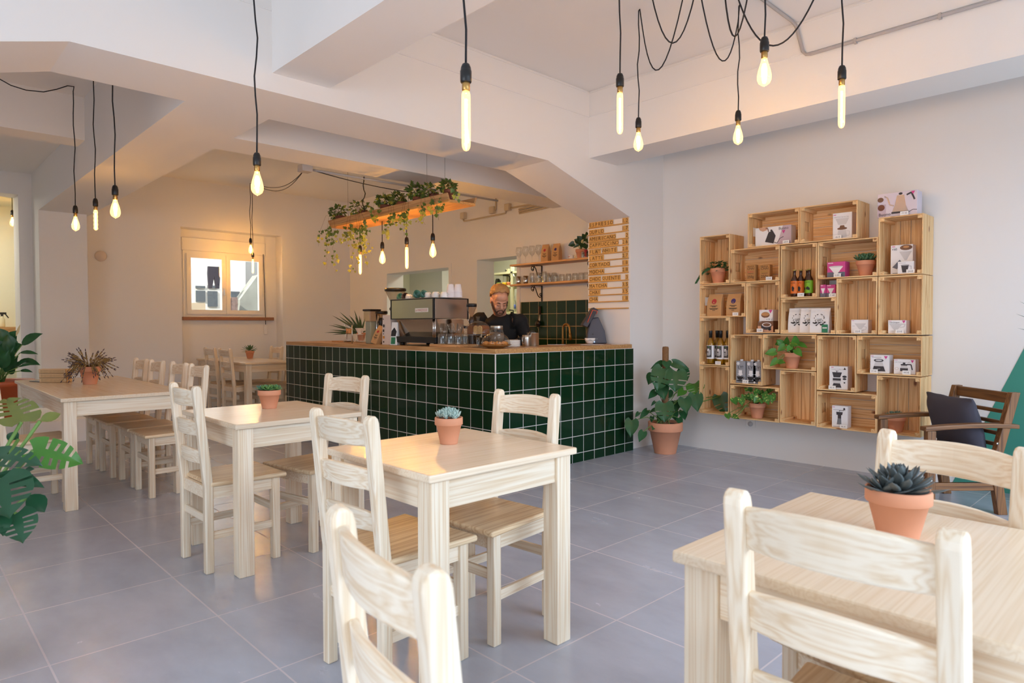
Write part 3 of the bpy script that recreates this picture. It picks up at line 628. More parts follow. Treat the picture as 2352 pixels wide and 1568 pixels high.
for ri, (nm, pr) in enumerate(rows):
    z = ylz[ri]
    if ri == 12: lb = 'empty bottom wooden ledge of the menu on the white column'
    else: lb = 'narrow wooden ledge under the %s row of the menu on the column' % nm
    tag(M().box(XP-.016,XP,yR,yL,z-.004,z+.008).build('menu_ledge', LEDGE, None, .0015), lb, 'ledge', 'menu ledges on the column')
    if not nm: continue
    tw, th = .0385, .05
    def put(chx, y, w, lab):
        o = thing('letter_tile', lab, 'letter tile', (XP-.006,y,z+.008), 0, 'letter tiles of the menu')
        M().box(-.002,.002,-w/2+.0008,w/2-.0008,0,th).build('tile', TILE, o)
        m = M(); hh = .034 if chx != '\u00c1' else .043
        text_on(m, chx, (-.0026, .0, .024 if chx != '\u00c1' else .0275), (0,-1,0), (0,0,1), h=hh if chx not in '.' else .006); m.build('letter', mat('letter_brown',(54,34,20),.7), o)
    y = yL-.004; k = 0
    for chx in nm:
        w = {'I':.030,'W':.043,'M':.042}.get(chx, tw)
        if chx == ' ': y -= .016; continue
        put(chx, y-w/2, w, 'wooden letter tile %s, %s letter of the %s row of the menu' % (chx, ordn[k], nm)); y -= w; k += 1
    # price tiles, right aligned
    y = yR+.002; ds = pr.replace('.','')
    for j, chx in enumerate(ds[::-1]):
        w = .036; s = chx+('.' if (j == 1) else '')
        pos = 'only digit' if len(ds) == 1 else ('last digit','first digit')[j]
        put(s if len(s)==1 else s, y+w/2, w, 'wooden tile %s, %s of the price in the %s row' % (s, pos, nm)); y += w
# ------------------------------------------------------------------ shelves on the rear wall
for zz, nm in ((1.972,'upper'),(1.728,'lower')):
    sh = thing('wall_shelf', nm+' wooden wall shelf on black scroll brackets behind the counter', 'shelf', (XW,5.2,zz))
    M().box(-.22,0,-.78,.765,-.022,0).build('board', SHELFW(1), sh, .003)
    for yy in (5.62-5.2, 4.74-5.2):
        br = M(); br.box(-.19,-.002,yy-.009,yy+.009,-.028,-.022).box(-.008,-.002,yy-.009,yy+.009,-.21,-.022)
        pts = []
        for i in range(13): a = R(60)+i/12*R(430); r_ = .010+.022*(i/12); pts.append((-.162+r_*math.cos(a+R(150)), yy, -.062+r_*math.sin(a+R(150))))
        br.tube(pts, .005, 6)
        br.tube([pts[-1],(-.135,yy,-.034),(-.115,yy,-.06),(-.09,yy,-.115),(-.068,yy,-.15),(-.04,yy,-.168),(-.015,yy,-.155)], .006, 6)
        pts = []
        for i in range(11): a = i/10*R(400); r_ = .022-.014*(i/10); pts.append((-.028+r_*math.cos(a-R(60)), yy, -.132+r_*math.sin(a-R(60))))
        br.tube(pts, .005, 6); br.ball((-.005,yy,-.215), .008); br.build('bracket', BLACKM, sh)
SHU, SHL = 1.972, 1.728
def onshelf(px, py, dx=.12): return atX(px, py, XW-dx)
def wineglass(m):
    m.lathe([(.034,0),(.034,.002),(.006,.006),(.0035,.02),(.0035,.085),(.008,.095),(.028,.115),(.039,.145),(.040,.165),(.036,.2),(.033,.215)], 20)
    return m
w0 = None
for i, px in enumerate((1192,1207,1222,1237)):
    p = onshelf(px, 600); lb = ('leftmost','second','third','rightmost')[i]+' of the four stemmed wine glasses on the upper shelf'
    if w0 is None:
        w0 = thing('wine_glass', lb, 'glass', (p.x,p.y,SHU), 0, 'wine glasses on the upper shelf')
        wineglass(M()).build('glass', CLEAR2, w0)
    else: dup(w0, (p.x,p.y,SHU), 0, lb)
def bag(name, w, h, d, sticker, lb, loc, rz, lines=True, group=None, lean=0):
    t = thing(name, lb, 'coffee bag', loc, rz, group); T = Matrix.Rotation(lean,4,'X')
    n = 8; m = M(); m.T = T; vs = []; prof = [(0,1),(.1,1.02),(.3,1),(.6,.85),(.8,.5),(.93,.14),(1,.08)]
    for z, k in prof:
        ww = w*(1-.03*(1-k)); vs += [(-ww,-d*k,z*h),(ww,-d*k,z*h),(ww,d*k*(1 if z<.5 else 1),z*h),(-ww,d*k,z*h)]
    fs = [(3,2,1,0)]+[(i*4+k, i*4+(k+1)%4, (i+1)*4+(k+1)%4, (i+1)*4+k) for i in range(len(prof)-1) for k in range(4)]+[tuple(4*(len(prof)-1)+k for k in range(4))]
    m.add(vs, fs); m.build('bag', KRAFT, t, .006)
    m = M(); m.T = T; zc = .66*h; yf = lambda z: -d*(1 if z<.3*h else (1-.5*(z/h-.3) if z<.6*h else .85-1.75*(z/h-.6)))-.0015
    r_ = w*.34; pts = [(r_*math.cos(a*math.pi/10)*1.0, yf(zc+r_*math.sin(a*math.pi/10)), zc+r_*math.sin(a*math.pi/10)) for a in range(20)]; m.add(pts, [tuple(range(20))]); m.build('sticker', sticker, t)
    if lines:
        m = M(); m.T = T
        for z, ww in ((.46,.5),(.415,.28),(.34,.62),(.305,.5),(.25,.2)): m.add([(-w*ww,yf(z*h),z*h-.0018),(w*ww,yf(z*h),z*h-.0018),(w*ww,yf(z*h+.004),z*h+.0028),(-w*ww,yf(z*h+.004),z*h+.0028)], [(0,1,2,3)])
        m.build('print', INK, t)
    return t
REDS = mat('sticker_red',(178,50,58),.6); PURP = mat('sticker_purple',(62,44,104),.6)
p = onshelf(1254,596,.13); bag('coffee_bag', .05,.21,.035, REDS, 'kraft coffee bag with a red round sticker on the upper shelf', (p.x,p.y,SHU), R(-82), group='kraft bags on the shelf')
p = onshelf(1279,592,.13); bag('coffee_bag', .05,.205,.037, PURP, 'kraft coffee bag with a dark purple round sticker on the upper shelf', (p.x,p.y,SHU), R(-82), group='kraft bags on the shelf')
def cup(t, r=.032, h=.045, handle=True, m_=WHITE, ang=0, o=(0,0,0), nm='cup'):
    M().lathe([(r*.62,0),(r*.68,.003),(r*.92,h*.45),(r,h),(r*.94,h),(r*.84,h*.45),(r*.55,.006),(.0,.006)], 20, o).build(nm, m_, t)
    if handle:
        c, s = math.cos(ang), math.sin(ang); pts = [(r*.9,.8),(r*1.45,.82),(r*1.6,.55),(r*1.3,.3),(r*.8,.28)]
        M().tube([(o[0]+a*c,o[1]+a*s,o[2]+z*h) for a,z in pts], .0036, 6).build('handle', m_, t)
p = onshelf(1312,590,.13); o = thing('cup_and_saucer', 'white espresso cup with a red mark on its saucer on the upper shelf', 'cup', (p.x,p.y,SHU))
M().lathe([(.03,0),(.058,.008),(.06,.011),(.028,.005),(.0,.005)], 22).build('saucer', WHITE, o); cup(o, .032,.048,True,WHITE,R(-90),(0,0,.005))
m = M(); text_on(m, 'caf\u00e9' if 0 else '\u2014', (-.0325,.006,.033), (0,-1,0), (0,0,1), w=.03, h=.006); m.build('logo', REDS, o)
for i, (px, mm) in enumerate(((1339,'salt'),(1346,'red'),(1351,'pepper'))):
    p = onshelf(px, 588,.17); o = thing('spice_jar', ('grey capped','red capped','dark')[i]+' little spice jar in front of the potted plant on the upper shelf', 'jar', (p.x,p.y,SHU), 0, 'spice jars on the shelf')
    M().lathe([(.018,0),(.019,.004),(.019,.05),(.014,.056)], 14).build('jar', CLEAR2, o); M().lathe([(.017,0),(.017,.045),(.0,.045)], 12, (0,0,.003)).build('contents', mat(mm+'_grain', ((200,196,188),(170,40,36),(48,40,38))[i], .9), o)
    M().lathe([(.019,.052),(.019,.064+.02*(i==1)),(.012,.07+.022*(i==1)),(.0,.07+.022*(i==1))], 14).build('lid', (STEEL,REDS,BLACK)[i], o)
# lower shelf: two metal tumblers and upturned glasses
for i, px in enumerate((1191,1208)):
    p = onshelf(px, 652,.12); o = thing('metal_tumbler', ('left','right')[i]+' shiny metal tumbler at the left end of the lower shelf', 'tumbler', (p.x,p.y,SHL), 0, 'metal tumblers')
    M().lathe([(.026,0),(.03,.004),(.036,.1),(.0345,.1),(.028,.006),(.0,.006)], 20).build('tumbler', CHROME, o)
def upglass(t, r, h):
    M().lathe([(r,0),(r,.006),(r*.98,h*.75),(r*.88,h*.93),(r*.8,h),(.0,h),(.0,h-.008),(r*.76,h-.008),(r*.9,h*.7),(r*.93,0)], 20).build('glass', CLEAR2, t)
gl = [(1222,655,.034,.13,.14),(1236,653,.034,.13,.12),(1250,650,.034,.135,.14),(1262,648,.036,.085,.15),(1276,647,.036,.085,.15),(1291,645,.036,.085,.15),(1306,643,.036,.085,.15),(1321,641,.036,.085,.15),(1335,639,.036,.085,.15),(1347,637,.036,.085,.15),(1258,648,.034,.12,.06),(1273,647,.034,.12,.06)]
seen = {}
for i, (px,py,r_,h_,dx) in enumerate(gl):
    p = onshelf(px,py,dx); kind = 'tall' if h_>.1 else 'short'
    lb = ['first','second','third','fourth','fifth','sixth','seventh'][i if i<3 else i-3 if i<10 else i-10]+(' tall glass from the left, front row of the lower shelf' if i<3 else ' short upturned glass from the left on the lower shelf' if i<10 else ' glass of the rear row behind the short glasses, lower shelf')
    k = (r_,h_)
    if k not in seen:
        o = thing('drinking_glass', lb, 'glass', (p.x,p.y,SHL), 0, 'glasses on the lower shelf'); upglass(o, r_, h_); seen[k] = o
    else: dup(seen[k], (p.x,p.y,SHL), 0, lb)
# ------------------------------------------------------------------ things on the service counter
def oncounter(px, py): p = atZ(px, py, CTZ); return Vector((min(max(p.x,3.54),5.28), p.y, CTZ))
# espresso machine
em = thing('espresso_machine', 'large brushed steel espresso machine with a red lettered badge on the counter', 'espresso machine', (3.55,4.73,CTZ))
GM = mat('steel_back_panel', (196,196,170), .2, 1); SM = mat('steel_side_panel', (186,170,156), .3, 1)
W_, D_ = .68, .40; zb, zt = .245, .435
M().box(.012,D_,.01,W_-.01,zb+.006,zt-.006).build('body', mat('machine_core',(60,56,52),.5), em)
M().box(0,.012,.014,W_-.012,zb+.006,zt-.008).build('back_panel', GM, em, .003)
for y0, y1 in ((0,.01),(W_-.01,W_)): M().box(.015,D_-.012,y0,y1,zb+.004,zt-.008).build('side_panel', SM, em, .002)
m = M()
for y in (-.002,W_-.012): m.box(-.003,.015,y,y+.014,zb,zt).box(D_-.012,D_+.003,y,y+.014,zb,zt)
m.box(-.002,D_,-.002,W_+.002,zt-.008,zt).box(-.002,.012,0,W_,zb,zb+.006); m.build('edge_trim', BLACK, em)
M().box(.0,D_,.03,W_-.03,zt,zt+.003).build('cup_tray', STEEL, em)
M().hexa([(.10,.02,.08),(.36,.02,.08),(.36,W_-.02,.08),(.10,W_-.02,.08)],[(.05,.02,zb),(.36,.02,zb),(.36,W_-.02,zb),(.05,W_-.02,zb)]).build('lower_body', mat('machine_polish',(200,180,160),.12,1), em)
M().box(.02,D_+.06,.0,W_-.05,.028,.085).build('drip_base', BLACK, em, .004)
for x in (.06,.36):
    for y in (.05,W_-.11): M().cyl((x,y,0), .02, 0, .03, 14).build('foot', BLACK, em)
m = M()
for y in (.004,.03): m.cyl((.02,y,0), .008, .08, zb, 10)
m.build('corner_post', CHROME, em)
bd = M().box(-.006,0,.075,.275,.307,.345).build('badge', mat('badge_cream',(238,232,220),.4), em, .003)
m = M(); text_on(m, 'LA MARZOCCO', (-.0068,.175,.326), (0,-1,0), (0,0,1), w=.178, h=.02); m.build('lettering', mat('badge_red',(170,34,40),.5), bd)
for y in (.16,.46): M().cyl((D_+.01,y,0), .034, .17, .245, 16).build('group_head', CHROME, em); M().tube([(D_+.04,y,.175),(D_+.16,y,.165)], .013, 8).build('portafilter_handle', BLACK, em)
M().tube([(D_-.02,-.01,.24),(D_+.03,-.03,.22),(D_+.03,-.03,.10)], .006, 8).build('steam_wand', CHROME, em)
# cups on top
TEAL = mat('teal_ceramic', (76,128,116), .3); TOPZ = CTZ+zt+.003
def ontop(px, x=3.62): return atX(px, 683, x)
def mug(nm, lb, px, kind, x=3.66, tilt=0, m_=WHITE, r=.036, h=.05):
    p = ontop(px, x); o = thing(nm, lb, 'cup', (p.x,p.y,TOPZ), 0, 'cups on the espresso machine'); T = None
    if tilt: o.rotation_euler = (tilt,0,0); o.location.z += .022
    M().lathe([(r*.98,0),(r,.002),(r*.95,h*.5),(r*.7,h*.95),(r*.6,h),(.0,h)] if kind=='down' else [(r*.62,0),(r*.7,.003),(r*.95,h*.5),(r,h),(r*.93,h),(r*.8,h*.45),(.0,.006)], 20).build('cup', m_, o)
    M().tube([(0,-r*.9,h*.75),(0,-r*1.45,h*.7),(0,-r*1.5,h*.45),(0,-r*.85,h*.3)], .004, 6).build('handle', m_, o)
mug('coffee_cup','leftmost green cup lying on top of the espresso machine',915,'up',3.74,R(70),TEAL)
mug('coffee_cup','dark brown cup next to the leftmost green cup on the espresso machine',926,'up',3.66,R(80),mat('dark_ceramic',(86,64,56),.4))
mug('coffee_cup','white cup between the dark cup and the middle green cup on the espresso machine',939,'down',3.68)
mug('coffee_cup','middle green cup tipped on its side on the espresso machine',954,'up',3.62,R(60),TEAL,.04)
mug('coffee_cup','rightmost green cup tipped beside the row of white cups',969,'up',3.63,R(60),TEAL)
mug('coffee_cup','first upturned white cup right of the green cups on the machine',983,'down',3.66,0,WHITE,.036,.055)
mug('coffee_cup','second upturned white cup right of the green cups on the machine',1001,'down',3.66,0,WHITE,.04,.055)
mug('coffee_cup','third upturned white cup, left of the tall paper cup stacks',1021,'down',3.68,0,WHITE,.039,.052)
for i, px in enumerate((1035,1052)):
    p = ontop(px, 3.72+.05*i); o = thing('paper_cup_stack', ('left','right')[i]+' tall stack of upturned white paper cups on the espresso machine', 'paper cups', (p.x,p.y,TOPZ), 0, 'paper cup stacks'); m = M(); pr = []
    for k in range(5): pr += [(.040-.0005*k,.012*k),(.041-.0005*k,.012*k+.003),(.0385-.0005*k,.012*k+.011)]
    pr += [(.0265,.118),(.0245,.12),(.0,.12)]; m.lathe(pr, 22).build('cups', mat('paper_cup',(236,226,222),.6), o)
# bean grinders behind the machine
def grinder(lb, px, py0, dep, r, hop, bodyc, sq=False, zt_=None):
    p = atD(px, py0, dep); o = thing('coffee_grinder', lb, 'coffee grinder', (p.x,p.y,CTZ))
    top = p.z-CTZ; hh = hop
    if sq:
        M().box(-r,r,-r,r,top-hh,top-.018).build('hopper', glass('hopper_clear',(226,214,200),.15), o, .006); M().box(-r*1.12,r*1.12,-r*1.12,r*1.12,top-.02,top).build('lid', BLACK, o, .005)
        M().box(-r*.8,r*.8,-r*.8,r*.8,.0,top-hh).build('body', mat(bodyc[0],bodyc[1],.35), o, .01); M().cyl((r*.35,-r*.9,0), .008, .0, top-.03, 10).build('column', CHROME, o)
    else:
        M().lathe([(r*.38,top-hh),(r*.42,top-hh+.02),(r*.95,top-.035),(r,top-.02)], 28).build('hopper', glass('hopper_clear',(226,214,200),.15), o); M().lathe([(r*1.04,top-.03),(r*1.06,top-.012),(r*1.0,top),(.0,top)], 28).build('lid', BLACK, o)
        M().lathe([(r*.7,0),(r*.72,.03),(r*.5,.06),(r*.5,top-hh-.06),(r*.62,top-hh-.04),(r*.4,top-hh),(.0,top-hh)], 24).build('body', mat(bodyc[0],bodyc[1],.35), o)
        M().tube([(0,-r*.5,.16),(0,-r*1.1,.15)], .012, 8).build('fork', BLACK, o)
    return o
grinder('large conical hopper grinder behind the left end of the espresso machine', 908, 662, 6.75, .105, .17, ('grinder_brown',(84,66,54)))
grinder('clear square hopper grinder with a black lid left of the white machine', 854, 710, 6.85, .062, .125, ('grinder_grey',(150,156,140)), True)
grinder('squat black grinder between the square hopper and the espresso machine', 876, 714, 6.8, .06, .07, ('grinder_black',(34,30,28)))
grinder('brown tinted hopper grinder behind the right side of the espresso machine', 1083, 697, 5.98, .045, .12, ('grinder_dark',(50,38,32)))
p = oncounter(898,792); o = thing('white_carton', 'white cardboard box with black handling symbols beside the espresso machine', 'box', (3.665,5.525,CTZ), 0)
bx_ = M().hexa([(-.09,-.085,0),(.09,-.085,0),(.09,.085,0),(-.09,.085,0)],[(-.08,-.055,.29),(.08,-.055,.29),(.08,.085,.29),(-.08,.085,.29)]).build('box', mat('carton_white',(226,212,204),.6), o, .003)
m = M(); xx = -.0915
def flat(m, pts, x, mi=0): m.add([(x,y,z) for y,z in pts], [tuple(range(len(pts)))], mi)
flat(m, [(.07,.245),(.05,.245),(.06,.262)], -.0885); flat(m, [(.05+.014*math.cos(a*.63),.185+.016*math.sin(a*.63)) for a in range(10)], -.0900); flat(m, [(.042,.125),(.062,.125),(.062,.15),(.042,.15)], xx); flat(m, [(.046,.1),(.056,.1),(.056,.112),(.046,.112)], xx); flat(m, [(.04,.02),(.06,.02),(.06,.035),(.04,.035)], xx)
flat(m, [(.035,.06),(.065,.06),(.065,.085),(.035,.085)], xx, 1); m.build('print', [INK, mat('label_orange',(214,140,40),.6)], o)
p = oncounter(853,791); bag('coffee_bag', .042,.19,.03, REDS, 'kraft coffee bag with a red round sticker leaning on the counter', (p.x+.02,p.y,CTZ+.004), R(-82)).rotation_euler = (R(-14),R(14),R(-82))
p = oncounter(874,793); o = thing('coffee_pouch', 'narrow white coffee pouch with a green label between kraft bag and white box', 'coffee bag', (p.x+.04,p.y+.0,CTZ), R(-70))
M().hexa([(-.04,-.03,0),(.04,-.03,0),(.04,.03,0),(-.04,.03,0)],[(-.036,-.004,.22),(.036,-.004,.22),(.036,.004,.22),(-.036,.004,.22)]).build('pouch', PAPER, o, .004)
m = M(); m.add([(-.03,-.031,.01),(.02,-.031,.01),(.02,-.0235,.075),(-.03,-.0235,.075)],[(0,1,2,3)],0); m.add([(-.034,-.0225,.085),(.02,-.0225,.085),(.03,-.016,.13),(.0,-.0115,.17),(-.03,-.016,.135)],[(0,1,2,3,4)],1); m.build('print', [mat('label_green',(38,120,84),.6), INK], o)
# pour-over gear
p = oncounter(787,786); o = thing('pour_over_flask', 'hourglass glass coffee maker with a wooden collar at the left end of the counter', 'coffee maker', (p.x+.08,p.y,CTZ))
M().lathe([(.055,0),(.06,.006),(.06,.03),(.028,.105),(.022,.125),(.028,.145),(.058,.215)], 26).build('glass', CLEAR2, o)
M().lathe([(.034,.1),(.036,.102),(.029,.125),(.037,.153),(.035,.155),(.026,.125)], 22).build('wooden_collar', SHELFW(2), o); M().ball((-.032,-.012,.126), .007).build('wooden_bead', SHELFW(2), o); M().tube([(-.03,-.02,.125),(-.04,-.03,.08),(-.045,-.028,.04)], .0022, 5).build('leather_tie', mat('leather',(90,56,34),.8), o)
M().lathe([(.054,.007),(.055,.014),(.0,.016)], 20).build('coffee', mat('coffee_liquid',(40,22,14),.2), o)
p = oncounter(812,786); o = thing('dripper_on_server', 'white cone dripper on a glass server beside the metal pole', 'coffee dripper', (p.x+.08,p.y,CTZ))
M().lathe([(.042,0),(.046,.006),(.042,.04),(.028,.07),(.03,.085)], 22).build('server', CLEAR2, o); M().lathe([(.04,.085),(.042,.09),(.016,.094),(.02,.1),(.05,.155),(.053,.16),(.049,.158),(.016,.105),(.0,.105)], 24).build('dripper', WHITE, o); M().tube([(.0,-.045,.15),(.0,-.075,.14),(.0,-.066,.11),(.0,-.035,.115)], .0045, 6).build('handle', WHITE, o)
p = oncounter(809,789); tag(M().lathe([(.0055,0),(.0055,.19),(.0,.192)], 10, p).build('metal_pole', STEEL), 'thin upright metal pole at the left end of the counter', 'pole')
p = oncounter(832,785); o = thing('gooseneck_kettle', 'small kettle with a thin curved neck behind the kraft bag', 'kettle', (p.x+.16,p.y,CTZ))
M().lathe([(.06,0),(.062,.01),(.05,.09),(.035,.105),(.0,.108)], 22).build('body', mat('kettle_grey',(176,170,150),.3,.6), o); M().tube([(0,.05,.03),(0,.09,.05),(0,.085,.12),(0,.07,.19),(0,.03,.215),(0,-.02,.205),(0,-.05,.165)], .004, 6).build('spout', BRASS, o); M().tube([(0,-.045,.09),(0,-.09,.085),(0,-.09,.03),(0,-.06,.025)], .006, 6).build('handle', BLACK, o)
p = oncounter(770,785); tag(M().box(p.x,p.x+.16,p.y-.06,p.y+.08,CTZ,CTZ+.012).build('wooden_board', SHELFW(1)), 'small wooden board lying at the left end of the counter', 'board')
# tray with upturned glasses
tray = thing('wooden_tray', 'low wooden tray under the glasses in front of the espresso machine', 'tray', (3.66,4.60,CTZ))
M().box(-.13,.13,-.20,.17,0,.022).build('base', SHELFW(1), tray, .004); TZ = CTZ+.022
gpos = [(1016,.041,.095,3.60),(1034,.041,.095,3.6),(1054,.037,.088,3.62),(1068,.032,.095,3.72),(1020,.03,.09,3.74)]
for i, (px,r_,h_,x) in enumerate(gpos):
    p = atX(px,790,x); o = thing('drinking_glass', ('first','second','third','fourth','fifth')[i]+' upturned glass from the left on the wooden tray', 'glass', (x,p.y,TZ), 0, 'glasses on the tray'); upglass(o, r_, h_)
for i, (px,py) in enumerate(((1022,768),(1040,766),(1053,768))):
    p = atX(px,py,3.68+.012*i); o = thing('drinking_glass', ('left','middle','right')[i]+' tilted glass stacked on the upturned glasses of the tray', 'glass', (p.x,p.y,TZ+.096), 0, 'glasses on the tray'); o.rotation_euler = (R((-10,-20,20)[i]),0,0)
    M().lathe([(.026,0),(.027,.004),(.031,.085),(.029,.085),(.024,.008),(.0,.008)], 18).build('glass', CLEAR2, o)
# cake stands
def dome(t, r, h, z, knob):
    pr = [(r,z)]+[(r*math.cos(a), z+h*math.sin(a)) for a in [i/9*math.pi/2 for i in range(1,9)]]+[(.0,z+h)]
    M().lathe(pr, 36).build('dome', glass('dome_glass',(246,242,236),.1), t)
    M().lathe([(.008,z+h),(.011,z+h+.01),(.014,z+h+.03),(.02,z+h+knob-.004),(.016,z+h+knob),(.0,z+h+knob)], 16).build('knob', CLEAR2, t)
SX, SY = 3.685, 4.285
cs = thing('cake_stand', 'taller glass cake stand with a domed lid over speckled cake', 'cake stand', (SX,SY,CTZ))
M().lathe([(.05,0),(.05,.004),(.018,.012),(.014,.03),(.02,.05),(.015,.085),(.03,.098),(.135,.104),(.138,.11),(.0,.108)], 32).build('stand', CLEAR2, cs); dome(cs, .125, .115, .111, .035)
CRUMB = mat('cake_crumb', (206,170,112), .9, noise=.35, nscale=90); CRUST = mat('cake_crust', (120,70,34), .8)
for i, (dy, w) in enumerate(((.05,.04),(-.025,.032),(-.078,.03))):
    o = thing('cake_slice', ('dark crusted loaf end at the left','middle speckled slice','right speckled slice')[i]+' under the taller glass dome', 'cake', (SX-.01,SY+dy-.005,CTZ+.112), 0, 'cake under the tall dome')
    prof = [(-w,0),(w,0),(w*1.02,.05),(w*.8,.068),(0,.076),(-w*.8,.068),(-w*1.02,.05)]
    M().prism(prof, -.04+.003, .04, 'x').build('crust', CRUST, o)
    pr = [(y*.9,z*.94+.002) for y,z in prof]; M().prism(pr, -.042, -.036, 'x').build('crumb', CRUMB if i else CRUST, o)
    if i:
        m = M(); rr = random.Random(i)
        for k in range(40):
            y, z = rr.uniform(-w*.8,w*.8), rr.uniform(.006,.062); s_ = rr.uniform(.0008,.0022); m.add([(-.0424,y-s_,z),(-.0424,y,z-s_),(-.0424,y+s_,z),(-.0424,y,z+s_)],[(0,1,2,3)])
        m.build('seeds', INK, o)
cs2 = thing('cake_plate', 'low glass dome over filled croissants at the counter corner', 'cake stand', (3.66,4.02,CTZ))
cs2.location = (3.615,3.985,CTZ)
M().lathe([(.06,0),(.065,.004),(.09,.012),(.126,.026),(.132,.03),(.126,.031),(.08,.016),(.0,.014)], 36).build('plate', mat('wood_amber',(150,100,50),.25), cs2); dome(cs2, .122, .105, .03, .045)
CRO = mat('croissant_crust', (206,140,62), .5, noise=.3, nscale=30)
u = Vector((RT.x,RT.y,0)).normalized(); v = Vector((FW.x,FW.y,0)).normalized()
for i, (a, b) in enumerate(((-.075,.0),(-.025,-.03),(.02,-.035),(.07,-.005))):
    q = Vector(cs2.location)+u*a+v*b; o = thing('croissant', ('leftmost','second','third','rightmost')[i]+' croissant under the low glass dome', 'croissant', (q.x,q.y,CTZ+.0165), 0, 'croissants under the dome')
    m = M(); pts = []; rs = []
    for k in range(9): t_ = -1+k/4; pts.append(u*(t_*.03)+v*(.02*t_*t_)+Vector((0,0,.022))); rs.append(.006+.016*(1-t_*t_)*(1 if k%2 else .86))
    m.tube(pts, rs, 12); m.build('pastry', CRO, o)
    if i in (1,2): m = M(); m.tube([u*.004-v*.02+Vector((0,0,.026)), u*.002+Vector((0,0,.045)), v*.02+Vector((0,0,.034))], .0035, 6); m.build('chocolate_stripe', mat('chocolate',(52,30,20),.4), o)
p = oncounter(1141,789); o = thing('storage_jar', 'glass storage jar with a silver screw lid behind the low dome', 'jar', (3.98,4.32-.06,CTZ)); q = atX(1141,780,3.98); o.location = (3.98,q.y,CTZ)
M().lathe([(.062,0),(.066,.006),(.068,.12),(.055,.15),(.052,.16)], 28).build('jar', CLEAR2, o); M().lathe([(.055,.15),(.057,.152),(.057,.18),(.055,.184),(.0,.184)], 28).build('lid', STEEL, o); M().lathe([(.06,.005),(.063,.01),(.064,.115),(.055,.12),(.0,.12)], 24).build('contents', mat('dark_beans',(120,104,88),.8,noise=.4,nscale=120), o)
q = oncounter(1188,797); m0 = None
for i in range(7):
    lb = ('bottom','second','third','fourth','fifth','sixth','topmost')[i]+' white plate of the stack right of the low dome'
    if m0 is None:
        m0 = thing('plate', lb, 'plate', (q.x,q.y+.06,CTZ), 0, 'stacked white plates'); M().lathe([(.04,0),(.062,.003),(.072,.0095),(.07,.0105),(.058,.006),(.0,.005)], 30).build('plate', WHITE, m0)
    else: dup(m0, (q.x,q.y+.06,CTZ+.0082*i), 0, lb)
tag(M().prism([(-.06,0),(.06,0),(.05,.03),(-.05,.02)], 0, .004, 'z').build('cake_server', STEEL), 'flat steel cake server lying on the stack of white plates', 'cake server').location = (q.x+.02,q.y+.07,CTZ+.0082*6+.011)
q = oncounter(1224,795); o = thing('milk_jug', 'tall brushed steel canister right of the plate stack', 'canister', (q.x+.03,q.y+.03,CTZ))
M().lathe([(.052,0),(.054,.004),(.054,.118),(.056,.12),(.051,.12),(.05,.006),(.0,.006)], 26).build('canister', STEEL, o); M().ball((0,.01,.122), .03, .03, .018).build('knock_bar', BLACK, o)
o = thing('milk_jug', 'small steel milk jug left of the tall canister', 'jug', (q.x+.03,q.y+.16,CTZ)); o.location = tuple(atX(1209,790,4.15)); o.location.z = CTZ
M().lathe([(.036,0),(.038,.004),(.034,.07),(.037,.1),(.035,.1),(.032,.07),(.0,.006)], 22).build('jug', STEEL, o); M().tube([(-.035,-.01,.085),(-.07,-.02,.08),(-.07,-.02,.03),(-.036,-.01,.02)], .005, 6).build('handle', STEEL, o)
# lever press, acrylic guard and utensils further back
q = atD(1192,740,7.5); o = thing('lever_press', 'black handled lever press behind the barista\u2019s shoulder', 'lever press', (q.x,q.y,.93)); u = Vector((RT.x,RT.y,0)).normalized(); zz = q.z-o.location.z
def uz(a, z): return u*a+Vector((0,0,z))
M().tube([uz(-.10,zz+.10),uz(-.04,zz+.075),uz(.0,zz+.055),uz(.05,zz+.025)], .009, 8).build('lever', BLACK, o)
M().tube([uz(.045,zz+.03),uz(.085,zz-.01),uz(.098,zz-.06),uz(.096,zz-.1)], [.012,.022,.024,.01], 10).build('handle', BLACK, o)
M().tube([uz(-.11,zz+.14),uz(-.065,zz+.135),uz(-.062,zz+.08)], .008, 6).build('top_arm', BLACK, o)
m = M(); a, b = uz(.075,zz-.035), uz(.075,zz-.035)-v*.004; n_ = 14; m.lathe([(.012,0),(.012,.03),(.0,.03)], 14, uz(.072,zz-.035)+v*.002, axis=-v); m.build('hub', CHROME, o)
m = M(); m.lathe([(.05,.0),(.052,.006),(.046,.012),(.046,.2),(.05,.21),(.0,.21)], 24, uz(.0,zz-.28)); m.build('juice_container', glass('tinted_acrylic',(214,206,196),.2), o); M().box(-.07,.07,-.05,.05,zz-.1,zz-.05).build('press_head', BLACK, o, .01); M().box(-.09,.09,-.07,.07,0,zz-.28).build('base', mat('press_base',(120,112,104),.4), o, .006)
q = atX(1234,745,5.72); o = thing('kitchen_spatula', 'dark handled spatula hanging on the green splashback', 'spatula', (5.84,atX(1240,715,5.84).y,atX(1240,703,5.84).z))
M().tube([(0,0,0),(0,0,-.1)], .014, 8).build('handle', mat('dark_wood_handle',(58,38,24),.5), o); M().tube([(0,0,-.1),(-.005,.004,-.16),(-.01,.012,-.23),(-.012,.024,-.27)], [.006,.012,.016,.01], 8, flat=.4).build('blade', STEEL, o)
q = atX(1232,743,5.80); o = thing('ladle', 'round black ladle hanging beside the spatula on the splashback', 'ladle', (5.83,q.y,q.z)); M().lathe([(.042,0),(.044,.004),(.036,.02),(.0,.034)], 22, axis=(-1,0,0)).build('bowl', BLACK, o); M().tube([(-.005,0,.04),(-.003,0,.10)], .005, 6).build('handle', BLACK, o); 
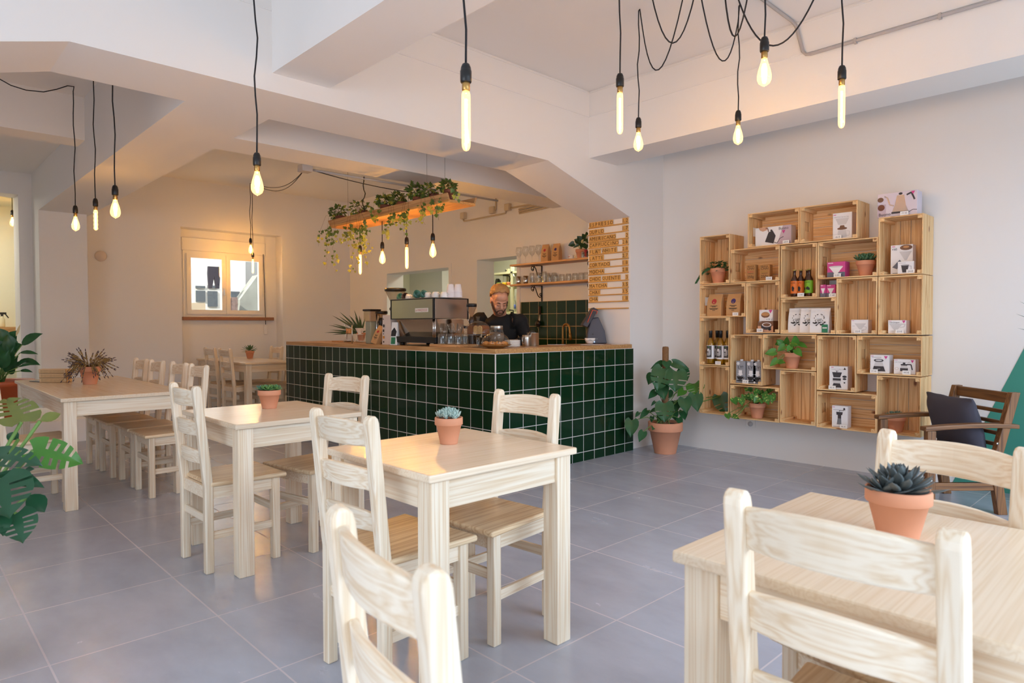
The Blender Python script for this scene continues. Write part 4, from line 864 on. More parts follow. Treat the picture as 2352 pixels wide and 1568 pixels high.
# right arm of the counter
p = oncounter(1334,789); o = thing('coffee_cup', 'white cup with small dark lettering in front of the till', 'cup', (p.x,p.y-.12,CTZ+.0035)); p = Vector(o.location)
M().lathe([(.028,0),(.03,.003),(.05,.03),(.053,.055),(.05,.055),(.046,.03),(.0,.006)], 26).build('cup', WHITE, o); M().tube([u*.045+Vector((0,0,.046)), u*.075+Vector((0,0,.046)), u*.078+Vector((0,0,.026)), u*.043+Vector((0,0,.018))], .0045, 6).build('handle', WHITE, o)
m = M(); text_on(m, 'coffee', -v*.0522+Vector((0,0,.036))-u*.006, u, (0,0,1), w=.042, h=.010); m.build('logo', INK, o)
tl = thing('till_terminal', 'dark grey till terminal with a tilted screen and an orange outline on its back', 'till', tuple(oncounter(1362,789))); tl.location.y -= .02
DG = mat('till_grey', (66,66,78), .45); DG2 = mat('till_dark', (46,46,56), .4)
def tv(a, b, z): return u*a+v*b+Vector((0,0,z))
m = M(); m.add([tv(-.085,-.07,0),tv(.115,-.07,0),tv(.115,.09,0),tv(-.085,.09,0),tv(-.075,-.06,.13),tv(.095,-.06,.13),tv(.095,.07,.13),tv(-.075,.07,.13),tv(-.045,-.045,.255),tv(.035,-.045,.27),tv(.035,.05,.27),tv(-.045,.05,.255)],
  [(3,2,1,0)]+[(i*4+k,i*4+(k+1)%4,(i+1)*4+(k+1)%4,(i+1)*4+k) for i in (0,1) for k in range(4)]+[(8,9,10,11)]); m.build('body', DG, tl, .012, 3)
S0, S1 = tv(-.135,-.02,.19), tv(-.02,.03,.365); du = (S1-S0).normalized(); nv = du.cross(v).normalized()
sv = v
c0 = [S0-sv*.10, S0+sv*.12, S1+sv*.12, S1-sv*.10]; off = (u*.055+Vector((0,0,-.028)))
m = M(); m.hexa([q for q in c0],[q+off*.9 for q in c0]); m.build('screen', DG2, tl, .006)
m = M(); pts = [S0+du*.05-sv*.06,S0+du*.17-sv*.06,S0+du*.17+sv*.06,S0+du*.05+sv*.06]
q0 = -sv*.1005
ring = [S0+du*.03+off*.3+q0, S0+du*.15+off*.3+q0, S0+du*.15+off*.75+q0]
m = M(); m.tube([tv(-.085,-.128,.215), tv(-.035,-.128,.335), tv(.012,-.128,.325), tv(.002,-.128,.295)], .004, 6); m.build('orange_outline', mat('till_orange',(226,84,40),.5), tl)
m = M(); m.add([tv(-.034,-.0635,.09),tv(-.018,-.0635,.09),tv(-.018,-.0575,.145),tv(-.034,-.0575,.145)],[(0,1,2,3)]); m.build('card_slot', BLACK, tl)
m = M(); m.ball(tv(-.01,-.071,.02), .005, n=10, m=6); m.build('power_light', mat('till_light',(150,190,255),.4,emit=6), tl)
for i, (px, a, b, w, d, lb) in enumerate(((1278,791.5,0,.17,.06,'left white paper lying on the right arm of the counter'),(1360,791.5,0,.22,.07,'white paper under the cup and till on the counter'),(1420,790.5,0,.12,.05,'right white paper at the far end of the counter'))):
    p = atZ(px,a,CTZ); m = M(); Q = Vector((min(p.x,5.2),max(p.y,3.95),CTZ+.0003))
    m.add([Q-u*w*.5-v*d*.4,Q+u*w*.5-v*d*.5,Q+u*w*.5+v*d*.5,Q-u*w*.5+v*d*.5]+[q+Vector((0,0,.0022)) for q in (Q-u*w*.5-v*d*.4,Q+u*w*.5-v*d*.5,Q+u*w*.5+v*d*.5,Q-u*w*.5+v*d*.5)],[(3,2,1,0),(4,5,6,7),(0,1,5,4),(1,2,6,5),(2,3,7,6),(3,0,4,7)]); tag(m.build('paper_sheets', PAPER), lb, 'paper', 'papers on the counter')
# ------------------------------------------------------------------ kitchen rack seen through the doorway
rk = thing('kitchen_rack', 'cream shelving rack in the kitchen seen through the doorway', 'rack', (7.6,6.6,0)); RK = mat('rack_cream',(226,220,176),.6)
yA = atX(1130,650,7.45).y; yB = atX(1200,650,7.45).y; yM = atX(1175,640,7.45).y
rz_ = [atX(1150,656,7.45).z, atX(1175,716,7.45).z, atX(1175,588,7.45).z]
m = M()
for y in (yA+.06,yM,yB-.3): m.box(-.15,-.11,y-6.6-.025,y-6.6+.025,0,2.2).box(.26,.3,y-6.6-.025,y-6.6+.025,0,2.2)
m.build('uprights', RK, rk)
for z in (rz_[0],rz_[1],.9,.45,2.1): M().box(-.15,.3,yB-.3-6.6,yA+.06-6.6,z-.03,z).build('shelf', RK, rk)
def kx(px): return atX(px,640,7.5).y
o = thing('french_press', 'glass french press on the kitchen rack behind the barista', 'french press', (7.6,kx(1152),rz_[0]))
M().lathe([(.05,0),(.052,.01),(.052,.15)], 22, (0,0,.03)).build('glass', CLEAR2, o); m = M(); m.lathe([(.056,.03),(.056,.036),(.0,.036)], 20); m.lathe([(.057,.175),(.055,.19),(.02,.2),(.0,.2)], 20); m.cyl((0,0,0), .004, .2, .26, 8); m.ball((0,0,.265), .016); m.build('metal_frame', BLACK, o); M().tube([(0,-.055,.17),(0,-.09,.16),(0,-.1,.12),(0,-.085,.05)], .009, 8).build('handle', BLACK, o)
o = thing('dark_pitcher', 'dark pitcher at the left on the kitchen rack', 'pitcher', (7.55,kx(1138),rz_[0])); M().lathe([(.045,0),(.05,.01),(.04,.1),(.03,.13),(.0,.13)], 18).build('body', mat('pitcher_dark',(58,62,58),.4), o); M().tube([(0,-.04,.11),(0,-.075,.09),(0,-.05,.03)], .007, 6).build('handle', BLACK, o)
for i, (px, c_, nm) in enumerate(((1146,(150,176,60),'green'),(1159,(222,180,40),'yellow'),(1169,(214,120,60),'orange'))):
    o = thing('coloured_cup', nm+' cup on the kitchen rack', 'cup', (7.5,kx(px),rz_[0]), 0, 'coloured cups on the rack'); cup(o, .042,.055,True,mat('cup_'+nm,c_,.4),R(-90))
o = thing('glass_vase', 'tall clear tumbler at the right end of the kitchen rack top', 'tumbler', (7.5,kx(1181),rz_[0])); M().lathe([(.035,0),(.04,.01),(.055,.2),(.052,.2),(.036,.012),(.0,.012)], 20).build('glass', CLEAR2, o)
for i, (px, z, c_) in enumerate(((1180,1,(90,110,190)),(1186,1,(196,170,90)),(1183.5,1,(150,170,180)))):
    o = thing('bottle', ('blue capped','amber labelled','clear')[i]+' bottle on the lower shelf of the kitchen rack', 'bottle', (7.5+.06*i,kx(px),rz_[1]), 0, 'bottles on the kitchen rack'); M().lathe([(.035,0),(.036,.01),(.036,.16),(.014,.2),(.013,.23),(.0,.23)], 16).build('body', mat('bottle_tint%d'%i,(170,170,150),.2), o); M().lathe([(.016,.22),(.016,.26),(.0,.26)], 12).build('cap', mat('cap_tint%d'%i,c_,.5), o)
    M().lathe([(.0365,.05),(.0365,.12)], 16).build('label', mat('cap_tint%d'%i,c_,.5), o)
# ------------------------------------------------------------------ wooden crates on the right wall
CD = .27; XC = XW-CD
def make_crate(vert):
    """origin at the middle of the lower front edge; opening faces -X; long side along Y or Z"""
    t = thing('wooden_crate', '', 'crate')
    w, h = (.304,.449) if vert else (.456,.302)
    g = 2 if vert else 1; ga = 1 if vert else 2
    def bx(y0,y1,z0,z1,x0,x1,m): m.box(x0,x1,y0,y1,z0,z1)
    th = .009; n = 4
    m = M(); L_ = (w if vert else h)
    for i in range(n):
        a, b = L_*i/n+.002, L_*(i+1)/n-.002
        if vert: bx(-w/2+a,-w/2+b,.004,h-.004,CD-.01,CD-.002,m)
        else: bx(-w/2+.004,w/2-.004,a,b,CD-.01,CD-.002,m)
    m.build('back_slats', CRATE(g), t)
    # long sides: three slats along the long dimension
    for s in (0,1):
        m = M()
        for i in range(3):
            x0, x1 = CD*i/3+(.0 if i==0 else .005), CD*(i+1)/3-(.003 if i==2 else .005)
            if vert: yy = (-w/2,-w/2+th) if s==0 else (w/2-th,w/2); bx(yy[0],yy[1],0,h,x0,x1,m)
            else: zz = (0,th) if s==0 else (h-th,h); bx(-w/2,w/2,zz[0],zz[1],x0,x1,m)
        m.build('long_side', CRATE(g), t, .0012, 1)
    # short ends: three boards, nailed inside the long sides
    for s in (0,1):
        m = M()
        for i in range(3):
            x0, x1 = CD*i/3+(.0 if i==0 else .005), CD*(i+1)/3-(.003 if i==2 else .005)
            if vert: zz = (0,th) if s==0 else (h-th,h); bx(-w/2+th,w/2-th,zz[0],zz[1],x0,x1,m)
            else:
                yy = (-w/2,-w/2+th) if s==0 else (w/2-th,w/2)
                if i == 1 and s == 1: bx(yy[0],yy[1],th,h/2-.04,x0,x1,m); bx(yy[0],yy[1],h/2+.04,h-th,x0,x1,m)
                else: bx(yy[0],yy[1],th,h-th,x0,x1,m)
        m.build('short_end', CRATE(ga), t, .0012, 1)
    for sy in (-1,1):
        for sz in (0,1):
            y0, y1 = sorted((sy*(w/2-th), sy*(w/2-th-.03))); z0, z1 = (th,th+.024) if sz==0 else (h-th-.024,h-th)
            M().box(.004,CD-.012,y0,y1,z0,z1).build('corner_block', CRATE(0), t, .001, 1)
    return t
cr = dict(c1=(3.154,1.601,1),c2=(2.767,1.601,0),c3=(2.602,1.905,0),c4=(2.143,1.905,0),c5=(2.377,1.449,1),c6=(1.992,1.597,0),c7=(1.609,1.597,1),
 c8=(3.077,1.295,0),c9=(2.690,1.148,1),c10=(2.301,1.144,0),c11=(1.918,1.143,1),c12=(1.607,1.143,1),c13=(3.153,.844,1),c14=(3.153,.390,1),c15=(2.840,.685,1),c16=(2.454,.836,0),
 c17=(2.762,.374,0),c18=(2.377,.380,1),c19=(2.067,.683,1),c20=(1.682,.832,0),c21=(1.990,.372,0),c22=(1.611,.376,1))
clab = dict(c1='upright crate at the top left corner holding the ivy pot',c2='wide crate holding the two brown spice tea packs',c3='wide topmost crate at left holding the black kettle box',c4='wide topmost crate at right holding the tall white glass server box',
 c5='upright crate holding the beer bottles',c6='wide crate holding the pink filter box and a green succulent',c7='upright crate at the top right with the large kettle box on top of it',c8='wide crate at the left edge holding two kraft coffee bags',
 c9='upright crate holding two stacked small boxes',c10='wide crate holding three white coffee pouches',c11='upright crate holding only a small white box with a glass cone',c12='second crate from the top in the rightmost column, holding a white dripper box',
 c13='upright crate at the left edge holding the wine bottles',c14='empty upright crate at the bottom left corner',c15='upright crate holding the grey oat drink cartons',c16='wide crate in the middle holding a trailing green plant',
 c17='wide crate in the bottom row holding the speckled trailing plant',c18='empty upright crate in the bottom row between the speckled plant and the hand mill box',c19='upright crate holding the tall black coffee mill box',
 c20='wide crate holding two white glass jug boxes',c21='wide crate in the bottom row holding the narrow hand mill box',c22='upright crate at the bottom right behind the armchair arm, holding a small succulent')
cv = make_crate(True); chz = make_crate(False); used = {0:False,1:False}
for k,(y,z,vt) in cr.items():
    src = cv if vt else chz
    if not used[vt]:
        used[vt] = True; src.location = (XC,y,z); src['label'] = clab[k]; src['group'] = 'wooden crates on the wall'
    else: dup(src, (XC,y,z), 0, clab[k], 'wooden crates on the wall')
def inz(k): return cr[k][1]+.0095
# ---- retail boxes: px rectangle of the front face gives width and height, depth is real
PINK = mat('pack_pink',(206,70,140),.5); PRNT = mat('print_dark',(58,54,58),.6); PGREY = mat('print_grey',(168,166,168),.6); PLG = mat('print_light',(206,204,204),.6); MAUVE = mat('print_mauve',(196,176,186),.6); BROWN = mat('print_brown',(120,84,62),.6); SKIN0 = mat('print_skin',(206,160,130),.6)
PWHITE = mat('pack_white',(236,234,234),.5)
class Face:
    """prints on a box front: u across (0..1 left to right), v up (0..1)"""
    def __init__(s, w, h, x=-.0006): s.w, s.h, s.x, s.m, s.mats, s.k = w, h, x, M(), [], 0
    def mi(s, mt):
        if mt not in s.mats: s.mats.append(mt)
        return s.mats.index(mt)
    def P(s, u, v): return (s.x-.00015*s.k, s.w/2-u*s.w, v*s.h)
    def poly(s, pts, mt): s.k += 1; s.m.add([s.P(*p) for p in pts],[tuple(range(len(pts)))], s.mi(mt), False); return s
    def rect(s, u0, v0, u1, v1, mt): return s.poly([(u0,v0),(u1,v0),(u1,v1),(u0,v1)], mt)
    def ell(s, u, v, a, b, mt, n=16): return s.poly([(u+a*math.cos(6.2832*i/n), v+b*math.sin(6.2832*i/n)) for i in range(n)], mt)
    def line(s, pts, wd, mt):
        for (a,b),(c,d) in zip(pts,pts[1:]):
            dx, dy = (c-a)*s.w, (d-b)*s.h; L = math.hypot(dx,dy) or 1; nx, ny = -dy/L*wd/2/s.w, dx/L*wd/2/s.h
            s.poly([(a+nx,b+ny),(a-nx,b-ny),(c-nx,d-ny),(c+nx,d+ny)], mt)
        return s
    def text(s, st, u, v, wd=None, hh=None, mt=None):
        s.k += 1; text_on(s.m, st, s.P(u,v), (0,-1,0), (0,0,1), w=wd*s.w if wd else None, h=hh*s.h if hh else None, mi=s.mi(mt or INK)); return s
    def done(s, parent): return s.m.build('print', s.mats, parent)
FX = XC+.055
def rbox(name, lb, k, x0, x1, ytop, depth=.09, m_=PWHITE, x=None, ybot=None, rz=0, cat='box', z=None):
    x = FX if x is None else x; z = inz(k) if z is None else z
    a, b = atX(x0,ytop,x), atX(x1,ytop,x); w = a.y-b.y; h = (a.z+b.z)/2-z
    o = thing(name, lb, cat, (x,(a.y+b.y)/2,z), rz); M().box(0,depth,-w/2,w/2,0,h).build('carton', m_, o, .0015, 1)
    o['_w'] = w; o['_h'] = h
    f = Face(w,h); del o['_w'], o['_h']; return o, f
def tri(f, u, v, s_=.07):
    f.poly([(u-s_,v+s_*.9*f.w/f.h),(u+s_,v+s_*.9*f.w/f.h),(u,v-s_*.9*f.w/f.h)], PINK); return f
def brandbar(f, u=.1, v=.93): f.rect(u-.06,v-.012,u+.08,v+.012,PINK); return f
def kettle(f, u, v, s_, mt, spout=1):
    f.poly([(u-.13*s_,v-.3*s_),(u+.13*s_,v-.3*s_),(u+.08*s_,v+.28*s_),(u-.08*s_,v+.28*s_)], mt); f.ell(u,v+.31*s_,.05*s_,.06*s_,PRNT)
    d = spout; f.line([(u+d*.11*s_,v-.15*s_),(u+d*.2*s_,v-.18*s_),(u+d*.23*s_,v+.05*s_),(u+d*.27*s_,v+.22*s_),(u+d*.31*s_,v+.22*s_)],.005,mt)
    f.line([(u-d*.08*s_,v+.27*s_),(u-d*.16*s_,v+.34*s_),(u-d*.22*s_,v+.2*s_),(u-d*.24*s_,v-.1*s_)],.008,PRNT)
# c3 black kettle box
o, f = rbox('kettle_box','white box picturing a black gooseneck kettle in the top left wide crate','c3',1735,1817,520,.10)
f.poly([(.62,0),(1,0),(1,1),(.78,1)],MAUVE); f.poly([(.28,.22),(.52,.10),(.58,.5),(.5,.78),(.38,.72)],PRNT); f.ell(.46,.8,.03,.05,PRNT); f.line([(.52,.18),(.62,.1),(.7,.34),(.8,.42)],.005,PRNT); f.poly([(.1,.99),(.36,.99),(.33,.84),(.22,.78),(.14,.86)],SKIN0); f.line([(.38,.74),(.36,.92),(.3,.95)],.008,BROWN)
f.text('Buono',.8,.86,.26,None,PRNT); tri(f,.8,.66,.05); f.done(o)
o, f = rbox('server_box','tall white box with a dark switch dripper over a glass server, top right wide crate','c4',1913,1957,488,.10)
brandbar(f); f.text('SWITCH Server Set',.46,.84,.76,None,PGREY); f.poly([(.3,.55),(.7,.55),(.85,.78),(.15,.78)],PLG); f.poly([(.34,.38),(.66,.38),(.6,.52),(.4,.52)],BROWN); f.ell(.5,.4,.26,.05,BROWN); f.poly([(.26,.08),(.74,.08),(.7,.34),(.3,.34)],PLG); f.line([(.72,.3),(.88,.28),(.86,.12),(.74,.12)],.004,PLG); f.done(o)
# big box on top of c7
zt7 = cr['c7'][1]+.449; o, f = rbox('kettle_box','large box with a steel electric kettle standing on top of the rightmost crates','c7',2016,2107,441,.12,m_=mat('pack_lilac',(214,204,214),.45),z=zt7,x=XC+.03)
f.rect(0,.0,.22,.55,MAUVE); f.poly([(.38,.2),(.78,.2),(.72,.45),(.68,.86),(.5,.86),(.44,.45)],mat('print_steel',(150,144,148),.35,.6)); f.rect(.36,.12,.8,.2,PRNT); f.ell(.59,.92,.05,.05,PRNT); f.line([(.42,.45),(.32,.5),(.26,.8),(.18,.88)],.01,mat('print_steel',(150,144,148),.35,.6)); f.line([(.74,.84),(.86,.92),(.94,.62)],.012,PRNT); f.line([(.8,.14),(.9,.22),(1,.2)],.004,PRNT)
f.ell(.08,.75,.08,.1,BROWN); f.ell(.1,.42,.09,.13,mat('print_coffee',(110,60,40),.5)); f.text('Buono',.19,.13,.3,None,PRNT); tri(f,.9,.9,.05); f.done(o)
# c2 tea packs
for i, (x0,x1,c_) in enumerate(((1714,1735,(190,70,60)),(1745,1768,(160,130,50)))):
    o, f = rbox('tea_pack',('left','right')[i]+' of the two brown tea packs in the crate under the black kettle box','c2',x0,x1,608,.055,m_=mat('tea_kraft',(176,128,74),.7),cat='tea pack')
    f.text('PRANA',.5,.9,.7,None,INK); f.text('CHAI',.5,.77,.74,None,INK); f.text('BLEND',.5,.57,.7,None,mat('tea_col%d'%i,c_,.6)); f.text('\u2014',.5,.47,.6,.02,INK); f.text('250g',.5,.25,.7,None,INK); f.done(o)
# c6 pink filter box, small pink boxes on c10
def cone(f, u, v, s_, mt, r=1.0):
    f.poly([(u-.06*s_,v-.3*s_*r),(u+.06*s_,v-.3*s_*r),(u+.4*s_,v+.3*s_*r),(u-.4*s_,v+.3*s_*r)], mt)
o, f = rbox('filter_box','pink and grey box with a white paper cone in the crate with the green succulent','c6',1900,1941,601,.10,m_=PINK)
f.rect(0,0,1,.34,mat('pack_slate',(104,108,124),.5)); cone(f,.5,.45,1.0,PWHITE,.8); f.ell(.5,.69,.4,.05,PLG); f.rect(.06,.9,.34,.94,PWHITE); f.done(o)
z10 = cr['c10'][1]+.302
for i, (x0,x1) in enumerate(((1884,1897),(1898,1919))):
    o, f = rbox('filter_box',('left','right')[i]+' small pink filter box in the gap beneath the wide succulent crate','c10',x0,x1,653.5,.07,m_=PINK,z=z10); f.rect(0,0,1,.35,mat('pack_slate',(104,108,124),.5)); cone(f,.5,.5,.9,PWHITE,.8); f.rect(.1,.9,.5,.94,PWHITE); f.done(o)
# c7 boxes
o, f = rbox('dripper_box','tall white box with a glass cone and wooden ring in the top right upright crate','c7',2046,2097,562,.08,x=XC+.09)
brandbar(f,.12,.95); f.text('V60',.17,.86,.24,None,PRNT); f.ell(.7,.9,.28,.09,BROWN); f.ell(.7,.92,.14,.04,mat('print_tan',(190,140,90),.5)); cone(f,.68,.62,.7,PLG,.7); f.poly([(.08,.25),(.42,.5),(.5,.42),(.3,.18)],mat('pack_slate',(104,108,124),.5)); f.rect(.1,.03,.5,.06,PGREY); f.done(o)
o, f = rbox('filter_box','small white box with a dark mesh filter in front of the tall dripper box','c7',2062,2099,600,.05,x=XC+.03)
f.rect(.08,.86,.5,.89,PGREY); f.poly([(.3,.1),(.6,.1),(.7,.7),(.22,.7)],PRNT); f.ell(.46,.7,.28,.05,PGREY); f.line([(.66,.6),(.84,.6),(.84,.3)],.004,PGREY); f.done(o)
# c9
o, f = rbox('pan_box','brown photo box with hands holding a roasting pan, lower one of the stacked pair','c9',1740.5,1776,737,.12,m_=BROWN)
f.rect(0,0,1,.55,SKIN0); f.ell(.55,.5,.34,.3,PRNT); f.ell(.58,.66,.3,.2,PWHITE); f.ell(.58,.66,.24,.15,BROWN); f.ell(.78,.25,.1,.12,INK); f.rect(.08,.92,.24,.95,PWHITE); f.done(o); hb_ = o.children[0].dimensions.z
zb_ = inz('c9')+(atX(1758,737,FX).z-inz('c9')); o, f = rbox('ball_box','white box with a brown ball, upper one of the stacked pair','c9',1744,1775,711,.11,z=zb_)
brandbar(f); f.ell(.46,.54,.32,.26,BROWN); f.ell(.46,.6,.3,.16,mat('print_tan',(190,140,90),.5)); tri(f,.84,.82,.14); f.rect(.78,.06,.95,.16,PRNT); f.done(o)
# c11, c12, c19-21
o, f = rbox('dripper_box','small white box with a pale glass cone, alone in its upright crate','c11',1955,1994,734,.09); brandbar(f); cone(f,.55,.5,.85,PLG,.9); f.line([(.72,.5),(.9,.46),(.88,.28),(.7,.26)],.004,PLG); f.ell(.52,.2,.28,.03,PLG); f.rect(.08,.52,.24,.54,PGREY); f.done(o)
o, f = rbox('dripper_box','white box with a white ceramic dripper in the rightmost column','c12',2040,2081,735,.10); brandbar(f); f.text('V60 Dripper',.36,.82,.6,None,PRNT); cone(f,.44,.48,1.0,PLG,.9); f.line([(.72,.66),(.96,.7),(.9,.5),(.66,.44)],.006,PLG); f.ell(.42,.18,.26,.03,PLG); tri(f,.88,.86,.1); f.done(o)
o, f = rbox('mill_box','tall white box with a black coffee mill in the lower middle upright crate','c19',1905,1947,841,.10); brandbar(f,.16,.95); f.text('Ceramic Coffee Mill',.46,.87,.7,None,PGREY); f.poly([(.24,.52),(.6,.52),(.7,.74),(.16,.74)],PRNT); f.rect(.4,.74,.44,.8,PRNT); f.rect(.34,.79,.52,.805,PRNT); f.rect(.2,.38,.64,.48,PRNT); f.poly([(.24,.26),(.6,.26),(.66,.38),(.18,.38)],PLG); f.poly([(.16,.08),(.68,.08),(.6,.26),(.24,.26)],PRNT); f.ell(.84,.56,.12,.05,PRNT); f.ell(.84,.46,.1,.04,PRNT); f.ell(.84,.3,.05,.03,PRNT); f.poly([(.78,.86),(.92,.86),(.85,.96)],INK); f.done(o)
o, f = rbox('jug_box','left white box with a dark based glass server in the lower right wide crate','c20',1999,2042,815,.10); brandbar(f); f.rect(.08,.86,.6,.89,PGREY); f.ell(.46,.7,.26,.09,PRNT); f.ell(.46,.71,.18,.05,PLG); f.poly([(.2,.38),(.72,.38),(.66,.62),(.28,.62)],PLG); f.poly([(.12,.1),(.82,.1),(.72,.38),(.2,.38)],PRNT); f.text('V60',.46,.24,.16,None,PGREY); tri(f,.84,.86,.1); f.done(o)
o, f = rbox('jug_box','right white box with a black lidded glass jug in the lower right wide crate','c20',2053,2103,825,.10); brandbar(f); f.text('V60 Coffee Server 600',.4,.8,.7,None,PGREY); f.rect(.3,.2,.66,.4,PRNT); f.poly([(.3,.4),(.66,.4),(.6,.6),(.36,.6)],PLG); f.rect(.33,.58,.63,.68,PRNT); f.rect(.42,.68,.54,.78,PRNT); f.line([(.62,.66),(.8,.66),(.86,.3)],.008,PRNT); f.ell(.14,.36,.09,.09,mat('print_tan',(190,140,90),.5)); f.ell(.14,.36,.08,.08,PWHITE); tri(f,.86,.86,.08); f.done(o)
o, f = rbox('mill_box','narrow white box with a hand mill and crank in the bottom row crate','c21',1911,1947,932,.08); brandbar(f); f.rect(.08,.8,.5,.82,PGREY); f.poly([(.3,.58),(.66,.58),(.7,.72),(.28,.72)],PRNT); f.rect(.38,.42,.6,.58,PRNT); f.poly([(.32,.14),(.62,.14),(.6,.42),(.38,.42)],mat('print_smoke',(120,122,126),.4)); f.line([(.48,.74),(.5,.8),(.78,.8)],.004,PRNT); f.poly([(.72,.82),(.86,.82),(.84,.92),(.74,.92)],PRNT); f.rect(.1,.03,.6,.05,PGREY); f.done(o)
# ---- coffee bags, pouches
p = atX(1643,726,FX+.02); bag('coffee_bag', .073,.205,.04, REDS, 'kraft coffee bag with a red sticker in the crate at the left edge', (FX+.03,p.y,inz('c8')), R(-90), group='kraft bags in the crate')
p = atX(1687,724,FX+.02); bag('coffee_bag', .068,.205,.04, PURP, 'kraft coffee bag with a purple sticker in the crate at the left edge', (FX+.03,p.y,inz('c8')), R(-90), group='kraft bags in the crate')
POUCH = mat('pouch_white',(232,231,230),.4)
for i, (x0,x1) in enumerate(((1813,1858),(1840,1884),(1863,1908))):
    x = FX+.05-.022*i; a, b = atX(x0,708,x), atX(x1,708,x); z = inz('c10'); h = a.z-z; w = (a.y-b.y)/2
    o = thing('coffee_pouch', ('left','middle','right')[i]+' white coffee pouch with a black engraving in the central wide crate', 'coffee bag', (x,(a.y+b.y)/2,z), 0, 'white pouches in the crate')
    m = M(); prof = [(0,1),(.06,1),(.3,.95),(.6,.72),(.85,.3),(.93,.08),(1,.06)]; vs = []; d = .035
    for zz, k in prof: vs += [(-d*k,w*(.97 if zz<.9 else 1),zz*h),(-d*k,-w*(.97 if zz<.9 else 1),zz*h),(d*k,-w,zz*h),(d*k,w,zz*h)]
    m.add(vs, [(3,2,1,0)]+[(q*4+k,q*4+(k+1)%4,(q+1)*4+(k+1)%4,(q+1)*4+k) for q in range(len(prof)-1) for k in range(4)]+[tuple(4*(len(prof)-1)+k for k in range(4))]); m.build('pouch', POUCH, o, .003)
    f = Face(2*w,h,-.036)
    f.P = lambda u,v,w=w,h=h,f=f: (-.0357*(1 if v<.06 else 1-.208*(v-.06) if v<.3 else .95-.77*(v-.3) if v<.6 else .72-1.68*(v-.6))-.0012-.0001*f.k, w*.95-u*2*w*.95, v*h)
    rr = random.Random(3)
    for q in range(26):
        u_, v_ = rr.uniform(.16,.84), rr.uniform(.3,.44); s1 = rr.uniform(.02,.07); f.poly([(u_-s1,v_),(u_,v_-s1*.5),(u_+s1,v_+.01),(u_,v_+s1*.5)], INK)
    for q in range(14):
        a_ = rr.uniform(0,6.28); u_, v_ = .5+.26*math.cos(a_), .6+.15*math.sin(a_); f.poly([(u_-.03,v_),(u_,v_-.02),(u_+.03,v_+.01),(u_,v_+.025)], INK)
    f.text('coffee' if 0 else 'CAF\u00c9',.5,.55,.26,None,INK); f.line([(.4,.5),(.6,.5)],.003,INK)
    if i == 2: f.rect(.66,.02,.98,.34,mat('label_green',(38,120,84),.6)); f.rect(.7,.18,.94,.22,PWHITE)
    f.done(o)
# ---- beer and wine bottles, oat cartons
def bottle(o, r, h, neck, gmat, capmat, lab, labz, liquid=None):
    M().lathe([(r*.9,0),(r,.006),(r,h*.58),(r*.92,h*.64),(neck,h*.78),(neck*.92,h*.96),(neck*1.1,h*.965),(neck*1.1,h*.985),(.0,h*.985)], 24).build('glass', gmat, o)
    if liquid: M().lathe([(r*.85,.006),(r*.95,.012),(r*.95,h*.58),(r*.85,h*.64),(neck*.85,h*.77),(.0,h*.77)], 20).build('wine', liquid, o)
    if capmat: M().lathe([(neck*1.15,capmat[1]*h),(neck*1.25,h*.985),(neck*1.2,h),(.0,h)], 18).build('cap', capmat[0], o)
    lz0, lz1 = labz; m = M(); n = 16; vs = []; span = R(150)
    for i in range(n+1):
        a = math.pi+(-span+2*span*i/n)
        for z in (lz0*h, lz1*h): vs.append((r*1.012*math.cos(a), r*1.012*math.sin(a), z))
    m.add(vs, [(2*i,2*i+2,2*i+3,2*i+1) for i in range(n)], 0, True)
    return m, n
BEER = mat('beer_glass',(62,30,12),.1,spec=.7); ORL = mat('label_orange_beer',(222,112,34),.6); GRL = mat('label_green_beer',(122,180,40),.6)
for i, (px, lmt, dx, nm) in enumerate(((1824.5,ORL,0,'left orange labelled beer bottle in front'),(1839,ORL,.03,'right orange labelled beer bottle, half behind the first'),(1858.5,GRL,0,'green labelled beer bottle in front'),(1854,GRL,.065,'green labelled beer bottle behind, only its neck showing'))):
    x = FX+.0+dx; p = atX(px,680,x); o = thing('beer_bottle', nm, 'bottle', (x,p.y,inz('c5')), 0, 'beer bottles in the crate')
    m, n = bottle(o,.0305 if dx<.01 else .0295,.232,.0125,BEER,(mat('crown_cap',(196,170,90),.4,.6),.955),lmt,(.12,.58))
    text_on(m, 'A.MO' if lmt is ORL else 'AJAMO', (-.0318,0,.118), (0,-1,0), (0,0,1), w=.034, h=.011, mi=1)
    m.add([(-.0322,.016,.06),(-.0322,-.014,.052),(-.0322,-.018,.068),(-.0322,0,.084),(-.0322,.012,.078)] if lmt is GRL else [(-.0322,.008,.05),(-.0322,-.006,.045),(-.0322,-.012,.075),(-.0322,.002,.092),(-.0322,.01,.08)],[(0,1,2,3,4)],1); m.build('label', [lmt, INK], o)
WINEG = glass('white_wine_glass',(226,214,150),.16); WINE = mat('white_wine',(200,158,52),.15)
